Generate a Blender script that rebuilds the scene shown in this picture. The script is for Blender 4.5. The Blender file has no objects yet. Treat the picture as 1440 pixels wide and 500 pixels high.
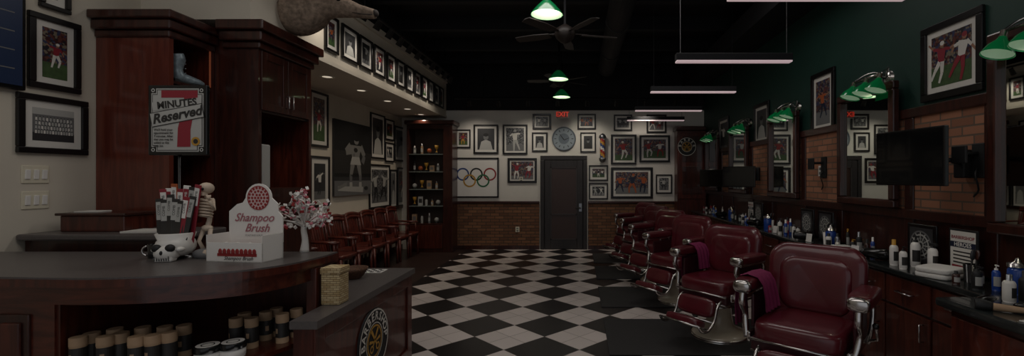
import bpy, bmesh, math, random
from mathutils import Vector, Matrix, Euler
R = random.Random(7)
scene = bpy.context.scene
COL = scene.collection
scene.view_settings.view_transform = 'Standard'
F, CX, CY, H = 640.0, 815.0, 250.0, 1.6
BACK = 10.24; XR = 2.8; XL = -4.0; XB = -3.0
LS = 0.56
def at_depth(px, py, Y): return ((px-CX)*Y/F, Y, H+(CY-py)*Y/F)
def on_side(X, px, py):
    Y = X*F/(px-CX); return (X, Y, H+(CY-py)*Y/F)
def on_level(Z, px, py):
    Y = (H-Z)*F/(py-CY); return ((px-CX)*Y/F, Y, Z)

# ---------------------------------------------------------------- materials
def lin(c):
    out = []
    for v in c:
        v = v/255.0
        out.append(v/12.92 if v <= 0.04045 else ((v+0.055)/1.055)**2.4)
    return (out[0], out[1], out[2], 1.0)
MATS = {}
def mat(name, c, rough=0.5, metal=0.0, emis=0.0, coat=0.0, var=0.0, vscale=20.0, ecol=None, bump=0.0):
    if name in MATS: return MATS[name]
    m = bpy.data.materials.new(name); m.use_nodes = True
    nt = m.node_tree; b = nt.nodes['Principled BSDF']
    b.inputs['Base Color'].default_value = lin(c)
    b.inputs['Roughness'].default_value = rough
    b.inputs['Metallic'].default_value = metal
    b.inputs['Coat Weight'].default_value = coat
    if emis > 0:
        b.inputs['Emission Color'].default_value = lin(ecol or c)
        b.inputs['Emission Strength'].default_value = emis
    if var > 0 or bump > 0:
        tc = nt.nodes.new('ShaderNodeTexCoord')
        n = nt.nodes.new('ShaderNodeTexNoise'); n.inputs['Scale'].default_value = vscale
        n.inputs['Detail'].default_value = 4
        nt.links.new(tc.outputs['Object'], n.inputs['Vector'])
        if var > 0:
            r = nt.nodes.new('ShaderNodeValToRGB')
            l = lin(c)
            r.color_ramp.elements[0].position = 0.3; r.color_ramp.elements[1].position = 0.7
            r.color_ramp.elements[0].color = tuple(v*(1-var) for v in l[:3])+(1,)
            r.color_ramp.elements[1].color = tuple(min(1, v*(1+var)) for v in l[:3])+(1,)
            nt.links.new(n.outputs['Fac'], r.inputs['Fac'])
            nt.links.new(r.outputs['Color'], b.inputs['Base Color'])
        if bump > 0:
            bp = nt.nodes.new('ShaderNodeBump'); bp.inputs['Strength'].default_value = bump
            bp.inputs['Distance'].default_value = 0.01
            nt.links.new(n.outputs['Fac'], bp.inputs['Height'])
            nt.links.new(bp.outputs['Normal'], b.inputs['Normal'])
    MATS[name] = m; return m
def wood(name, c1, c2, scale=(14, 14, 1.5), rough=0.3, coat=0.3):
    m = mat(name, c1, rough, coat=coat); nt = m.node_tree; b = nt.nodes['Principled BSDF']
    tc = nt.nodes.new('ShaderNodeTexCoord'); mp = nt.nodes.new('ShaderNodeMapping')
    mp.inputs['Scale'].default_value = scale
    n = nt.nodes.new('ShaderNodeTexNoise'); n.inputs['Scale'].default_value = 2.0
    n.inputs['Detail'].default_value = 8; n.inputs['Distortion'].default_value = 0.6
    r = nt.nodes.new('ShaderNodeValToRGB')
    r.color_ramp.elements[0].position = 0.35; r.color_ramp.elements[1].position = 0.68
    r.color_ramp.elements[0].color = lin(c1); r.color_ramp.elements[1].color = lin(c2)
    nt.links.new(tc.outputs['Object'], mp.inputs['Vector']); nt.links.new(mp.outputs['Vector'], n.inputs['Vector'])
    nt.links.new(n.outputs['Fac'], r.inputs['Fac']); nt.links.new(r.outputs['Color'], b.inputs['Base Color'])
    return m
def brick(name, axis, c1, c2, mort, scale=1.0):
    m = mat(name, c1, 0.85); nt = m.node_tree; b = nt.nodes['Principled BSDF']
    tc = nt.nodes.new('ShaderNodeTexCoord'); sp = nt.nodes.new('ShaderNodeSeparateXYZ'); cb = nt.nodes.new('ShaderNodeCombineXYZ')
    nt.links.new(tc.outputs['Object'], sp.inputs[0])
    if axis == 'XY':
        ad = nt.nodes.new('ShaderNodeMath'); ad.operation = 'ADD'
        nt.links.new(sp.outputs['X'], ad.inputs[0]); nt.links.new(sp.outputs['Y'], ad.inputs[1]); nt.links.new(ad.outputs[0], cb.inputs['X'])
    else: nt.links.new(sp.outputs[axis], cb.inputs['X'])
    nt.links.new(sp.outputs['Z'], cb.inputs['Y'])
    k = nt.nodes.new('ShaderNodeTexBrick'); k.inputs['Scale'].default_value = scale
    k.inputs['Brick Width'].default_value = 0.2; k.inputs['Row Height'].default_value = 0.068
    k.inputs['Mortar Size'].default_value = 0.007; k.inputs['Bias'].default_value = -0.1
    k.inputs['Color1'].default_value = lin(c1); k.inputs['Color2'].default_value = lin(c2); k.inputs['Mortar'].default_value = lin(mort)
    nt.links.new(cb.outputs[0], k.inputs['Vector']); nt.links.new(k.outputs['Color'], b.inputs['Base Color'])
    bp = nt.nodes.new('ShaderNodeBump'); bp.inputs['Strength'].default_value = 0.6; bp.inputs['Distance'].default_value = 0.01; bp.invert = True
    nt.links.new(k.outputs['Fac'], bp.inputs['Height']); nt.links.new(bp.outputs['Normal'], b.inputs['Normal'])
    return m
def tile_floor(name, side, loc):
    m = mat(name, (200, 195, 190), 0.3); nt = m.node_tree; b = nt.nodes['Principled BSDF']
    tc = nt.nodes.new('ShaderNodeTexCoord'); mp = nt.nodes.new('ShaderNodeMapping')
    mp.inputs['Rotation'].default_value = (0, 0, math.radians(45)); mp.inputs['Location'].default_value = (loc[0], loc[1], side*0.5)
    nt.links.new(tc.outputs['Object'], mp.inputs['Vector'])
    ck = nt.nodes.new('ShaderNodeTexChecker'); ck.inputs['Scale'].default_value = 1.0/side
    ck.inputs['Color1'].default_value = lin((222, 210, 204)); ck.inputs['Color2'].default_value = lin((34, 31, 31))
    nt.links.new(mp.outputs['Vector'], ck.inputs['Vector'])
    k = nt.nodes.new('ShaderNodeTexBrick'); k.offset = 0; k.squash = 1
    k.inputs['Scale'].default_value = 1; k.inputs['Brick Width'].default_value = side/2; k.inputs['Row Height'].default_value = side/2
    k.inputs['Mortar Size'].default_value = 0.004; k.inputs['Mortar Smooth'].default_value = 0
    k.inputs['Color1'].default_value = (1, 1, 1, 1); k.inputs['Color2'].default_value = (0.86, 0.86, 0.86, 1); k.inputs['Mortar'].default_value = (0.42, 0.4, 0.38, 1)
    nt.links.new(mp.outputs['Vector'], k.inputs['Vector'])
    mx = nt.nodes.new('ShaderNodeMix'); mx.data_type = 'RGBA'; mx.blend_type = 'MULTIPLY'; mx.inputs['Factor'].default_value = 1
    nt.links.new(ck.outputs['Color'], mx.inputs['A']); nt.links.new(k.outputs['Color'], mx.inputs['B'])
    nt.links.new(mx.outputs['Result'], b.inputs['Base Color'])
    b.inputs['Specular IOR Level'].default_value = 0.4
    return m
def crowd(name, cols, scale=30):
    m = mat(name, cols[0], 0.35); nt = m.node_tree; b = nt.nodes['Principled BSDF']
    tc = nt.nodes.new('ShaderNodeTexCoord'); v = nt.nodes.new('ShaderNodeTexVoronoi'); v.inputs['Scale'].default_value = scale
    r = nt.nodes.new('ShaderNodeValToRGB'); r.color_ramp.interpolation = 'CONSTANT'
    e = r.color_ramp.elements; e[0].color = lin(cols[0]); e[1].position = 1.0/len(cols); e[1].color = lin(cols[1])
    for i in range(2, len(cols)):
        q = e.new(i/len(cols)); q.color = lin(cols[i])
    nt.links.new(tc.outputs['Object'], v.inputs['Vector']); nt.links.new(v.outputs['Color'], r.inputs['Fac'])
    nt.links.new(r.outputs['Color'], b.inputs['Base Color'])
    return m

M_white = mat('white_wall_paint', (222, 217, 208), 0.8, var=0.03, vscale=3)
M_cream = mat('cream_wall_paint', (212, 203, 187), 0.8, var=0.03, vscale=3)
M_green = mat('green_wall_paint', (26, 58, 50), 0.55, var=0.08, vscale=4)
M_black = mat('ceiling_black', (20, 20, 23), 0.85)
M_beam = mat('ceiling_beam_black', (26, 26, 29), 0.7)
M_floor = tile_floor('checker_tile', 0.5, (0.0, 0.0))
M_floorb = mat('brown_tile', (52, 38, 34), 0.35, var=0.15, vscale=2)
M_brickX = brick('brick_back', 'X', (136, 94, 66), (96, 62, 44), (68, 56, 46))
M_brickY = brick('brick_side', 'Y', (172, 118, 90), (134, 88, 66), (106, 88, 74))
M_wood = wood('mahogany', (60, 24, 16), (92, 40, 27))
M_woodd = wood('dark_mahogany', (44, 21, 16), (68, 32, 23))
M_woodh = wood('mahogany_horizontal', (66, 26, 17), (100, 46, 30), scale=(1.5, 14, 14))
M_woodr = wood('reddish_panel', (88, 40, 30), (108, 52, 38), rough=.25)
M_chairwood = wood('chair_wood', (66, 24, 18), (106, 44, 32))
M_top = mat('charcoal_laminate', (92, 86, 84), 0.35, var=0.1, vscale=60)
M_blk = mat('black_gloss', (18, 18, 19), 0.2)
M_blkm = mat('black_matte', (22, 22, 23), 0.6)
M_worktop = mat('black_worktop', (34, 38, 38), 0.2, coat=0.4, var=0.15, vscale=40)
M_chrome = mat('chrome', (200, 196, 193), 0.22, 1.0)
M_steel = mat('steel', (150, 152, 156), 0.35, 1.0)
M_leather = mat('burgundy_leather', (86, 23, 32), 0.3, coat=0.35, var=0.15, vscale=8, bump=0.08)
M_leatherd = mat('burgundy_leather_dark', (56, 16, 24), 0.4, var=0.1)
M_enamel = mat('cream_enamel', (190, 178, 158), 0.25, coat=0.5)
M_mat = mat('rubber_mat', (44, 42, 42), 0.75, var=0.1, vscale=30)
M_mirror = mat('mirror_glass', (215, 220, 216), 0.015, 1.0)
M_paper = mat('paper_white', (222, 218, 210), 0.6)
M_cardw = mat('card_white', (236, 232, 226), 0.5)
M_red = mat('print_red', (150, 40, 40), 0.5)
M_dred = mat('print_dark_red', (144, 36, 50), 0.5)
M_rose = mat('print_rose', (170, 106, 114), 0.5)
M_blue = mat('print_blue', (48, 72, 128), 0.45)
M_navy = mat('print_navy', (26, 34, 58), 0.45)
M_gold = mat('print_gold', (190, 142, 52), 0.45)
M_grn = mat('print_green', (36, 104, 66), 0.45)
M_gry = mat('print_grey', (112, 112, 112), 0.45)
M_mgry = mat('print_mid_grey', (134, 133, 130), 0.45)
M_lgry = mat('print_light_grey', (182, 181, 176), 0.45)
M_dgry = mat('print_dark_grey', (50, 50, 52), 0.45)
M_skin = mat('print_skin', (160, 116, 92), 0.45)
M_field = mat('print_field', (66, 90, 52), 0.45, var=0.2, vscale=30)
M_orange = mat('print_orange', (168, 84, 42), 0.45)
M_cbw = crowd('print_crowd_grey', [(28, 28, 28), (60, 60, 60), (98, 98, 98), (140, 140, 140), (44, 44, 44)], 60)
M_ccol = crowd('print_crowd_color', [(40, 32, 40), (100, 56, 48), (56, 62, 92), (126, 116, 98), (64, 32, 34), (30, 38, 46)], 60)
M_frame = mat('frame_black', (20, 17, 17), 0.3)
M_shade = mat('green_shade_enamel', (12, 118, 66), 0.2, coat=0.6, emis=0.05, ecol=(20, 170, 90))
M_shadein = mat('shade_inside', (200, 225, 195), 0.5, emis=0.12, ecol=(190, 225, 190))
M_tube = mat('light_diffuser', (255, 240, 240), 0.5, emis=0.32, ecol=(255, 222, 226))
M_downl = mat('downlight_lens', (255, 240, 215), 0.5, emis=0.5)
M_kraft = mat('kraft_card', (172, 142, 112), 0.7, var=0.08)
M_tin = mat('dark_tube_label', (44, 42, 40), 0.5)
M_bone = mat('bone_resin', (205, 186, 166), 0.5, var=0.15, vscale=30)
M_bonew = mat('white_ceramic_skull', (225, 222, 216), 0.3)
M_wick = brick('woven_wicker', 'XY', (206, 186, 144), (170, 142, 96), (110, 86, 56), scale=5.0)
M_wickd = mat('dark_wicker', (92, 62, 44), 0.7, var=0.35, vscale=80, bump=0.8)
M_plate = mat('cream_plastic', (222, 214, 192), 0.4)
M_bluep = mat('blue_liquid', (34, 70, 150), 0.2, coat=0.3)
M_pink = mat('pink_candy', (214, 130, 144), 0.5)
M_exit = mat('exit_red', (230, 60, 40), 0.5, emis=0.3)
M_screen = mat('screen_black', (10, 12, 15), 0.12, coat=0.3)
M_tow = mat('white_towel', (225, 222, 216), 0.9, bump=0.4, vscale=120)
M_towm = mat('magenta_towel', (124, 28, 76), 0.85, bump=0.3, vscale=60)
M_fur = mat('deer_fur', (140, 122, 106), 0.9, var=0.4, vscale=26, bump=1.0)
M_furw = mat('deer_muzzle', (60, 54, 50), 0.8)
M_bootm = mat('pewter_boot', (140, 154, 162), 0.35, 0.2, var=0.35, vscale=26)
M_fanm = mat('fan_blade_brown', (40, 32, 29), 0.5)
M_caseback = mat('case_back_painted_lit', (74, 58, 50), 0.5)  # lighter back colour stands in for light inside the display case
M_shelfg = mat('shelf_edge_glass', (120, 128, 124), 0.2)

# ---------------------------------------------------------------- mesh builder
def catmull(pts, n=6):
    P = [Vector(p) for p in pts]; out = []
    for i in range(len(P)-1):
        p0 = P[max(i-1, 0)]; p1 = P[i]; p2 = P[i+1]; p3 = P[min(i+2, len(P)-1)]
        for k in range(n):
            t = k/n
            out.append(0.5*((2*p1)+(p2-p0)*t+(2*p0-5*p1+4*p2-p3)*t*t+(3*p1-p0-3*p2+p3)*t*t*t))
    out.append(P[-1]); return out
class MB:
    def __init__(s): s.v = []; s.f = []; s.mi = []; s.sm = []; s.mats = []
    def idx(s, m):
        if m not in s.mats: s.mats.append(m)
        return s.mats.index(m)
    def add(s, V, Fc, m, smooth=False, X=None):
        o = len(s.v); i = s.idx(m)
        for p in V:
            p = Vector(p)
            if X is not None: p = X @ p
            s.v.append(p)
        for f in Fc:
            s.f.append([a+o for a in f]); s.mi.append(i); s.sm.append(smooth)
        return s
    def box(s, c, d, m, rot=None, bev=0.0, seg=2):
        X = Matrix.Translation(c)
        if rot: X = X @ Euler(rot).to_matrix().to_4x4()
        x, y, z = d[0]/2, d[1]/2, d[2]/2
        if bev > 0:
            bm = bmesh.new(); bmesh.ops.create_cube(bm, size=1)
            for v in bm.verts: v.co = Vector((v.co.x*d[0], v.co.y*d[1], v.co.z*d[2]))
            bmesh.ops.bevel(bm, geom=bm.edges[:], offset=min(bev, x*0.95, y*0.95, z*0.95), segments=seg, affect='EDGES', profile=0.5)
            bm.verts.index_update()
            s.add([v.co.copy() for v in bm.verts], [[v.index for v in f.verts] for f in bm.faces], m, False, X); bm.free()
        else:
            V = [(-x,-y,-z),(x,-y,-z),(x,y,-z),(-x,y,-z),(-x,-y,z),(x,-y,z),(x,y,z),(-x,y,z)]
            s.add(V, [(0,3,2,1),(4,5,6,7),(0,1,5,4),(1,2,6,5),(2,3,7,6),(3,0,4,7)], m, False, X)
        return s
    def bx(s, x0, x1, y0, y1, z0, z1, m, bev=0.0):
        return s.box(((x0+x1)/2, (y0+y1)/2, (z0+z1)/2), (abs(x1-x0), abs(y1-y0), abs(z1-z0)), m, None, bev)
    def lathe(s, prof, c, m, seg=20, X=None, smooth=True, cap=True):
        V = []; Fc = []; n = len(prof)
        for k in range(seg):
            a = 2*math.pi*k/seg
            for r, z in prof: V.append((r*math.cos(a), r*math.sin(a), z))
        for k in range(seg):
            k2 = (k+1) % seg
            for j in range(n-1): Fc.append((k*n+j, k2*n+j, k2*n+j+1, k*n+j+1))
        T = Matrix.Translation(c)
        if X is not None: T = T @ X
        if cap:
            for j in (0, n-1):
                if prof[j][0] > 1e-5: Fc.append([k*n+j for k in range(seg)])
        s.add(V, Fc, m, smooth, T)
        if cap:
            q = sum(1 for j in (0, n-1) if prof[j][0] > 1e-5)
            for i in range(q): s.sm[-1-i] = False
        return s
    def cyl(s, a, b, r, m, r2=None, seg=14, smooth=True):
        a = Vector(a); b = Vector(b); d = b-a; L = d.length
        q = d.to_track_quat('Z', 'Y').to_matrix().to_4x4()
        return s.lathe([(r, 0), (r if r2 is None else r2, L)], a, m, seg, q, smooth)
    def sph(s, c, r, m, seg=14, e1=1.0, e2=1.0, rot=None, fn=None, rings=None):
        if not hasattr(r, '__len__'): r = (r, r, r)
        n = rings or seg//2+1; V = []; Fc = []
        def p(w, e): return math.copysign(abs(w)**e, w)
        for i in range(n+1):
            u = -math.pi/2+math.pi*i/n
            for k in range(seg):
                v = 2*math.pi*k/seg
                P = Vector((r[0]*p(math.cos(u), e1)*p(math.cos(v), e2), r[1]*p(math.cos(u), e1)*p(math.sin(v), e2), r[2]*p(math.sin(u), e1)))
                if fn: P = fn(P)
                V.append(P)
        for i in range(n):
            for k in range(seg):
                k2 = (k+1) % seg; Fc.append((i*seg+k, i*seg+k2, (i+1)*seg+k2, (i+1)*seg+k))
        X = Matrix.Translation(c)
        if rot: X = X @ Euler(rot).to_matrix().to_4x4()
        return s.add(V, Fc, m, True, X)
    def slab(s, c, w, h, th, m, rad=.1, rot=None, fn=None, n=10, puff=.5):
        out = []
        for (sx, sz, a0) in ((1, 1, 0), (-1, 1, 90), (-1, -1, 180), (1, -1, 270)):
            for k in range(n+1):
                a = math.radians(a0+90*k/n); out.append((sx*(w-rad)+rad*math.cos(a), sz*(h-rad)+rad*math.sin(a)))
        N = len(out); lay = [(0.0, th), (.35, th*.98), (.65, th*.93), (.85, th*.78), (.95, th*.55), (1.0, th*.2), (1.0, -th*.2), (.95, -th*.55), (.85, -th*.78), (.6, -th*.95), (.0, -th)]
        V = []; Fc = []
        for (k, y) in lay:
            for (x, z) in out:
                P = Vector((x*max(k, .001), -y, z*max(k, .001)))
                if fn: P = fn(P)
                V.append(P)
        for i in range(len(lay)-1):
            for k in range(N):
                k2 = (k+1) % N; Fc.append((i*N+k, i*N+k2, (i+1)*N+k2, (i+1)*N+k))
        X = Matrix.Translation(c)
        if rot: X = X @ Euler(rot).to_matrix().to_4x4()
        return s.add(V, Fc, m, True, X)
    def tube(s, pts, r, m, seg=8, smooth=True, n=0):
        rr = list(r) if hasattr(r, '__len__') else [r]*len(pts)
        if n:
            q = catmull(pts, n)
            rr2 = []
            for i in range(len(rr)-1):
                for k in range(n): rr2.append(rr[i]+(rr[i+1]-rr[i])*k/n)
            rr2.append(rr[-1]); pts = q; rr = rr2
        P = [Vector(p) for p in pts]; N = len(P); V = []; Fc = []
        t0 = (P[1]-P[0]).normalized(); up = Vector((0, 0, 1)) if abs(t0.z) < 0.9 else Vector((1, 0, 0))
        nrm = t0.cross(up).normalized()
        for i in range(N):
            t = (P[min(i+1, N-1)]-P[max(i-1, 0)]).normalized()
            nrm = (nrm-t*nrm.dot(t)).normalized(); bn = t.cross(nrm)
            for k in range(seg):
                a = 2*math.pi*k/seg; V.append(P[i]+(nrm*math.cos(a)+bn*math.sin(a))*rr[i])
        for i in range(N-1):
            for k in range(seg):
                k2 = (k+1) % seg; Fc.append((i*seg+k, i*seg+k2, (i+1)*seg+k2, (i+1)*seg+k))
        Fc.append(list(range(seg))[::-1]); Fc.append([(N-1)*seg+k for k in range(seg)])
        return s.add(V, Fc, m, smooth)
    def prism(s, pts, z0, z1, m, X=None):
        n = len(pts)
        V = [(p[0], p[1], z0) for p in pts]+[(p[0], p[1], z1) for p in pts]
        Fc = [list(range(n))[::-1], list(range(n, 2*n))]+[(k, (k+1) % n, n+(k+1) % n, n+k) for k in range(n)]
        return s.add(V, Fc, m, False, X)
    def ribbon(s, pts, z0, z1, th, m):
        off = offset(pts, th)
        poly = list(pts)+off[::-1]
        return s.prism(poly, z0, z1, m)
    def poly(s, pts, m): return s.add(pts, [list(range(len(pts)))], m)
    def quad(s, x0, x1, z0, z1, y, m): return s.poly([(x0, y, z0), (x1, y, z0), (x1, y, z1), (x0, y, z1)], m)
    def disc(s, x, z, rx, rz, y, m, seg=12): return s.poly([(x+rx*math.cos(2*math.pi*k/seg), y, z+rz*math.sin(2*math.pi*k/seg)) for k in range(seg)], m)
    def ring(s, x, z, r0, r1, y, m, seg=28, a0=0, a1=2*math.pi):
        V = []; Fc = []
        for k in range(seg+1):
            a = a0+(a1-a0)*k/seg
            V += [(x+r0*math.cos(a), y, z+r0*math.sin(a)), (x+r1*math.cos(a), y, z+r1*math.sin(a))]
        for k in range(seg): Fc.append((2*k, 2*k+1, 2*k+3, 2*k+2))
        return s.add(V, Fc, m)
    def limb(s, a, b, w0, w1, y, m):
        a = Vector(a); b = Vector(b); d = (b-a); n = Vector((-d.y, d.x)).normalized()
        P = [a-n*w0, b-n*w1, b+n*w1, a+n*w0]
        return s.poly([(p.x, y, p.y) for p in P], m)
    def text(s, body, size, x, z, y, m, shear=0.0, bold=0.0, rot=0.0, sx=1.0, X=None, align='CENTER'):
        cu = bpy.data.curves.new('t', 'FONT'); cu.body = body; cu.size = size; cu.align_x = align; cu.align_y = 'CENTER'
        cu.shear = shear; cu.offset = bold; cu.resolution_u = 3
        ob = bpy.data.objects.new('t', cu); me = bpy.data.meshes.new_from_object(ob)
        c, sn = math.cos(rot), math.sin(rot); V = []
        for v in me.vertices:
            px, pz = v.co.x*sx, v.co.y
            V.append((x+px*c-pz*sn, y, z+px*sn+pz*c))
        s.add(V, [list(p.vertices) for p in me.polygons], m, False, X)
        bpy.data.objects.remove(ob); bpy.data.curves.remove(cu); bpy.data.meshes.remove(me)
        return s
    def build(s, name, parent=None, loc=None, rz=0.0, label=None, cat=None, group=None, kind=None):
        me = bpy.data.meshes.new(name); me.from_pydata([tuple(v) for v in s.v], [], s.f)
        for m in s.mats: me.materials.append(m)
        me.polygons.foreach_set('material_index', s.mi); me.polygons.foreach_set('use_smooth', s.sm)
        me.update(); me.validate()
        ob = bpy.data.objects.new(name, me); COL.objects.link(ob)
        if parent: ob.parent = parent
        if loc is not None: ob.location = loc
        ob.rotation_euler = (0, 0, rz)
        if label: ob['label'] = label
        if cat: ob['category'] = cat
        if group: ob['group'] = group
        if kind: ob['kind'] = kind
        return ob
def offset(pts, d):
    out = []; n = len(pts); P = [Vector((p[0], p[1])) for p in pts]
    for i in range(n):
        t = (P[min(i+1, n-1)]-P[max(i-1, 0)]).normalized()
        out.append((P[i].x-t.y*d, P[i].y+t.x*d))
    return out
def thing(name, label, cat, loc=(0, 0, 0), rz=0.0, group=None):
    e = bpy.data.objects.new(name, None); e.empty_display_size = 0.1; COL.objects.link(e)
    e.location = loc; e.rotation_euler = (0, 0, rz); e['label'] = label; e['category'] = cat
    if group: e['group'] = group
    return e
def part_empty(name, par):
    e = bpy.data.objects.new(name, None); COL.objects.link(e); e.parent = par; return e
def clone(src, loc, rz=None, label=None):
    def cp(o, par):
        n = o.copy(); COL.objects.link(n)
        if par: n.parent = par; n.matrix_parent_inverse = o.matrix_parent_inverse.copy()
        for c in list(o.children): cp(c, n)
        return n
    n = cp(src, None); n.location = loc
    if rz is not None: n.rotation_euler = (0, 0, rz)
    if label: n['label'] = label
    return n
def struct(mb, name): return mb.build(name, kind='structure')

# ---------------------------------------------------------------- room shell
b = MB(); b.bx(-2.53, XR, -2, BACK, -0.1, 0, M_floor); b.bx(XL, -2.53, -2, BACK, -0.1, 0, M_floorb); struct(b, 'floor')
b = MB(); b.bx(XL-0.1, XR+0.1, BACK, BACK+0.1, -0.1, 3.12, M_white); b.bx(XL-0.1, XR+0.1, BACK, BACK+0.1, 3.12, 4.4, M_black); struct(b, 'wall_back')
b = MB(); b.bx(XL-0.1, XL, -2, BACK, -0.1, 4.3, M_cream); struct(b, 'wall_left')
b = MB(); b.bx(XL, XB, 4.15, 5.13, 3.045, 3.82, M_cream); b.bx(XL, XB, 5.13, BACK, 2.95, 3.82, M_cream); b.bx(XL, XB, 4.15, BACK, 3.82, 4.3, M_black)
b.bx(XB, XB+0.02, 5.13, BACK, 2.95, 3.0, M_cream); b.bx(XB, XB+0.03, 4.15, BACK, 3.72, 3.82, M_cream); struct(b, 'wall_left_bulkhead')
b = MB(); b.bx(XR, XR+0.1, -2, BACK, -0.1, 3.62, M_green); b.bx(XR, XR+0.1, -2, BACK, 3.62, 4.3, M_black); struct(b, 'wall_right')
b = MB(); b.bx(XL-0.1, XR+0.1, -2, BACK+0.1, 4.3, 4.4, M_black); struct(b, 'ceiling')
b = MB(); b.bx(-2.75, -0.90, BACK-0.03, BACK, 0.09, 1.03, M_brickX); b.bx(0.19, XR, BACK-0.03, BACK, 0.09, 1.03, M_brickX); struct(b, 'trim_1')
b = MB(); b.bx(-2.8, -0.90, BACK-0.06, BACK, 1.03, 1.08, M_woodd, 0.01); b.bx(0.19, XR, BACK-0.06, BACK, 1.03, 1.08, M_woodd, 0.01); struct(b, 'trim_2')
b = MB(); b.bx(-2.8, -0.90, BACK-0.045, BACK, 0.0, 0.09, M_woodd); b.bx(0.19, XR, BACK-0.045, BACK, 0.0, 0.09, M_woodd); struct(b, 'baseboard_back')
b = MB(); b.bx(XL, XL+0.02, 5.06, BACK, 0.0, 0.12, M_woodd); struct(b, 'baseboard_left')
b = MB(); b.bx(XL, XL+0.03, 5.06, BACK, 0.93, 0.99, M_woodd, 0.008); struct(b, 'trim_3')
b = MB(); b.bx(XR-0.025, XR, 0.5, BACK, 1.34, 2.10, M_brickY); struct(b, 'trim_4')
b = MB(); b.bx(XR-0.05, XR, 0.5, BACK, 2.10, 2.18, M_woodd, 0.008); b.bx(XR-0.055, XR, 0.5, BACK, 1.26, 1.34, M_woodd, 0.008)
b.bx(XR-0.02, XR, 0.5, BACK, 0.92, 1.26, M_woodd)
for y in (3.06, 3.82, 4.84, 5.62, 6.58, 7.32, 8.28, 8.88): b.bx(XR-.04, XR, y-.05, y+.05, .92, 2.10, M_woodd, .008)
struct(b, 'trim_5')
b = MB()
for y in (5.2, 6.4, 7.6, 8.8, 9.8): b.bx(XB, XR, y, y+0.12, 4.08, 4.3, M_beam)
struct(b, 'trim_6')
b = MB(); b.bx(2.3, 2.8, 0.5, BACK, 3.62, 3.9, M_beam); struct(b, 'trim_7')
d = MB(); d.cyl((.55, 2.5, 3.85), (.55, 9.35, 3.85), 0.17, M_beam, seg=20)
for y in (3.5, 5, 6.5, 8, 9.2):
    d.cyl((.55, y, 3.85), (.55, y+0.05, 3.85), 0.18, M_beam, seg=20); d.bx(.54, .56, y, y+0.03, 4.0, 4.3, M_beam)
d.build('ventilation_duct', label='black painted round metal ventilation duct hung under the ceiling', cat='duct')

# door
b = MB(); yb = BACK
x0, x1 = -0.88, 0.17
M_char = wood('charcoal_door_wood', (38, 35, 36), (50, 45, 46), rough=.5, coat=0); M_slat = mat('door_glass_reddish', (58, 38, 32), 0.4); M_charl = mat('door_bead', (66, 60, 60), .5)
for (a, c) in ((x0, x0+0.09), (x1-0.09, x1)): b.bx(a, c, yb-0.05, yb, 0, 2.0, M_char, 0.01)
b.bx(x0, x1, yb-0.05, yb, 2.0, 2.1, M_char, 0.01)
dr = struct(b, 'door_1')
b = MB(); b.bx(x0+0.10, x0+0.23, yb-0.04, yb-0.01, 0.01, 1.99, M_char, 0.006); b.bx(x1-0.23, x1-0.10, yb-0.04, yb-0.01, 0.01, 1.99, M_char, 0.006)
b.bx(x0+0.23, x1-0.23, yb-0.04, yb-0.01, 0.01, 0.22, M_char, 0.006); b.bx(x0+0.23, x1-0.23, yb-0.04, yb-0.01, 1.85, 1.99, M_char, 0.006)
b.bx(x0+.09, x1-.09, yb-.012, yb-.002, 0, 2.0, M_blkm)
b.build('door_leaf', parent=dr)
b = MB(); b.bx(x0+0.23, x1-0.23, yb-0.025, yb-0.012, 0.22, 1.85, M_slat)
for x in (x0+.23, x1-.25): b.bx(x, x+.02, yb-.045, yb-.025, .22, 1.85, M_charl)
for z in (.22, .78, 1.83): b.bx(x0+0.23, x1-0.23, yb-0.045, yb-0.025, z, z+.02, M_charl)
b.build('door_panel', parent=dr)
b = MB(); b.cyl((x1-0.15, yb-0.04, 0.93), (x1-0.15, yb-0.10, 0.93), 0.014, M_steel); b.cyl((x1-0.14, yb-0.10, 0.93), (x1-0.26, yb-0.10, 0.93), 0.013, M_steel)
b.bx(x1-0.18, x1-0.12, yb-0.048, yb-0.04, 0.85, 1.03, M_steel); b.build('door_handle', parent=dr, label='brushed steel lever handle')

# ---------------------------------------------------------------- pictures
def figure(p, cx, cz, s, y, jersey, skin, pants, rg):
    a = rg.uniform(-0.3, 0.3)
    hip = Vector((cx, cz)); sh = hip+Vector((math.sin(a), math.cos(a)))*0.30*s
    p.limb(hip, sh, 0.075*s, 0.115*s, y, jersey)
    p.disc(sh.x+0.02*s, sh.y+0.08*s, 0.055*s, 0.068*s, y-0.0006, skin, 10)
    p.disc(sh.x+0.02*s, sh.y+0.11*s, 0.06*s, 0.05*s, y-0.0008, pants, 10)
    for sg in (-1, 1):
        th = rg.uniform(0.1, 0.9)*sg
        kn = hip+Vector((math.sin(th), -math.cos(th)))*0.22*s
        ft = kn+Vector((math.sin(th*0.2+rg.uniform(-0.6, 0.3)), -1)).normalized()*0.22*s
        p.limb(hip+Vector((0.035*sg*s, 0.02*s)), kn, 0.055*s, 0.042*s, y-0.0003, pants); p.limb(kn, ft, 0.038*s, 0.026*s, y-0.0003, pants)
        ar = rg.uniform(0.4, 2.3)*sg
        el = sh+Vector((0.09*sg*s, -0.02*s))+Vector((math.sin(ar), -math.cos(ar)))*0.14*s
        hd = el+Vector((math.sin(ar+rg.uniform(-0.9, 0.9)), -math.cos(ar+rg.uniform(-.9, .9))))*0.13*s
        p.limb(sh+Vector((0.07*sg*s, -0.02*s)), el, 0.036*s, 0.03*s, y-0.0004, jersey); p.limb(el, hd, 0.026*s, 0.02*s, y-0.0004, skin)
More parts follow.
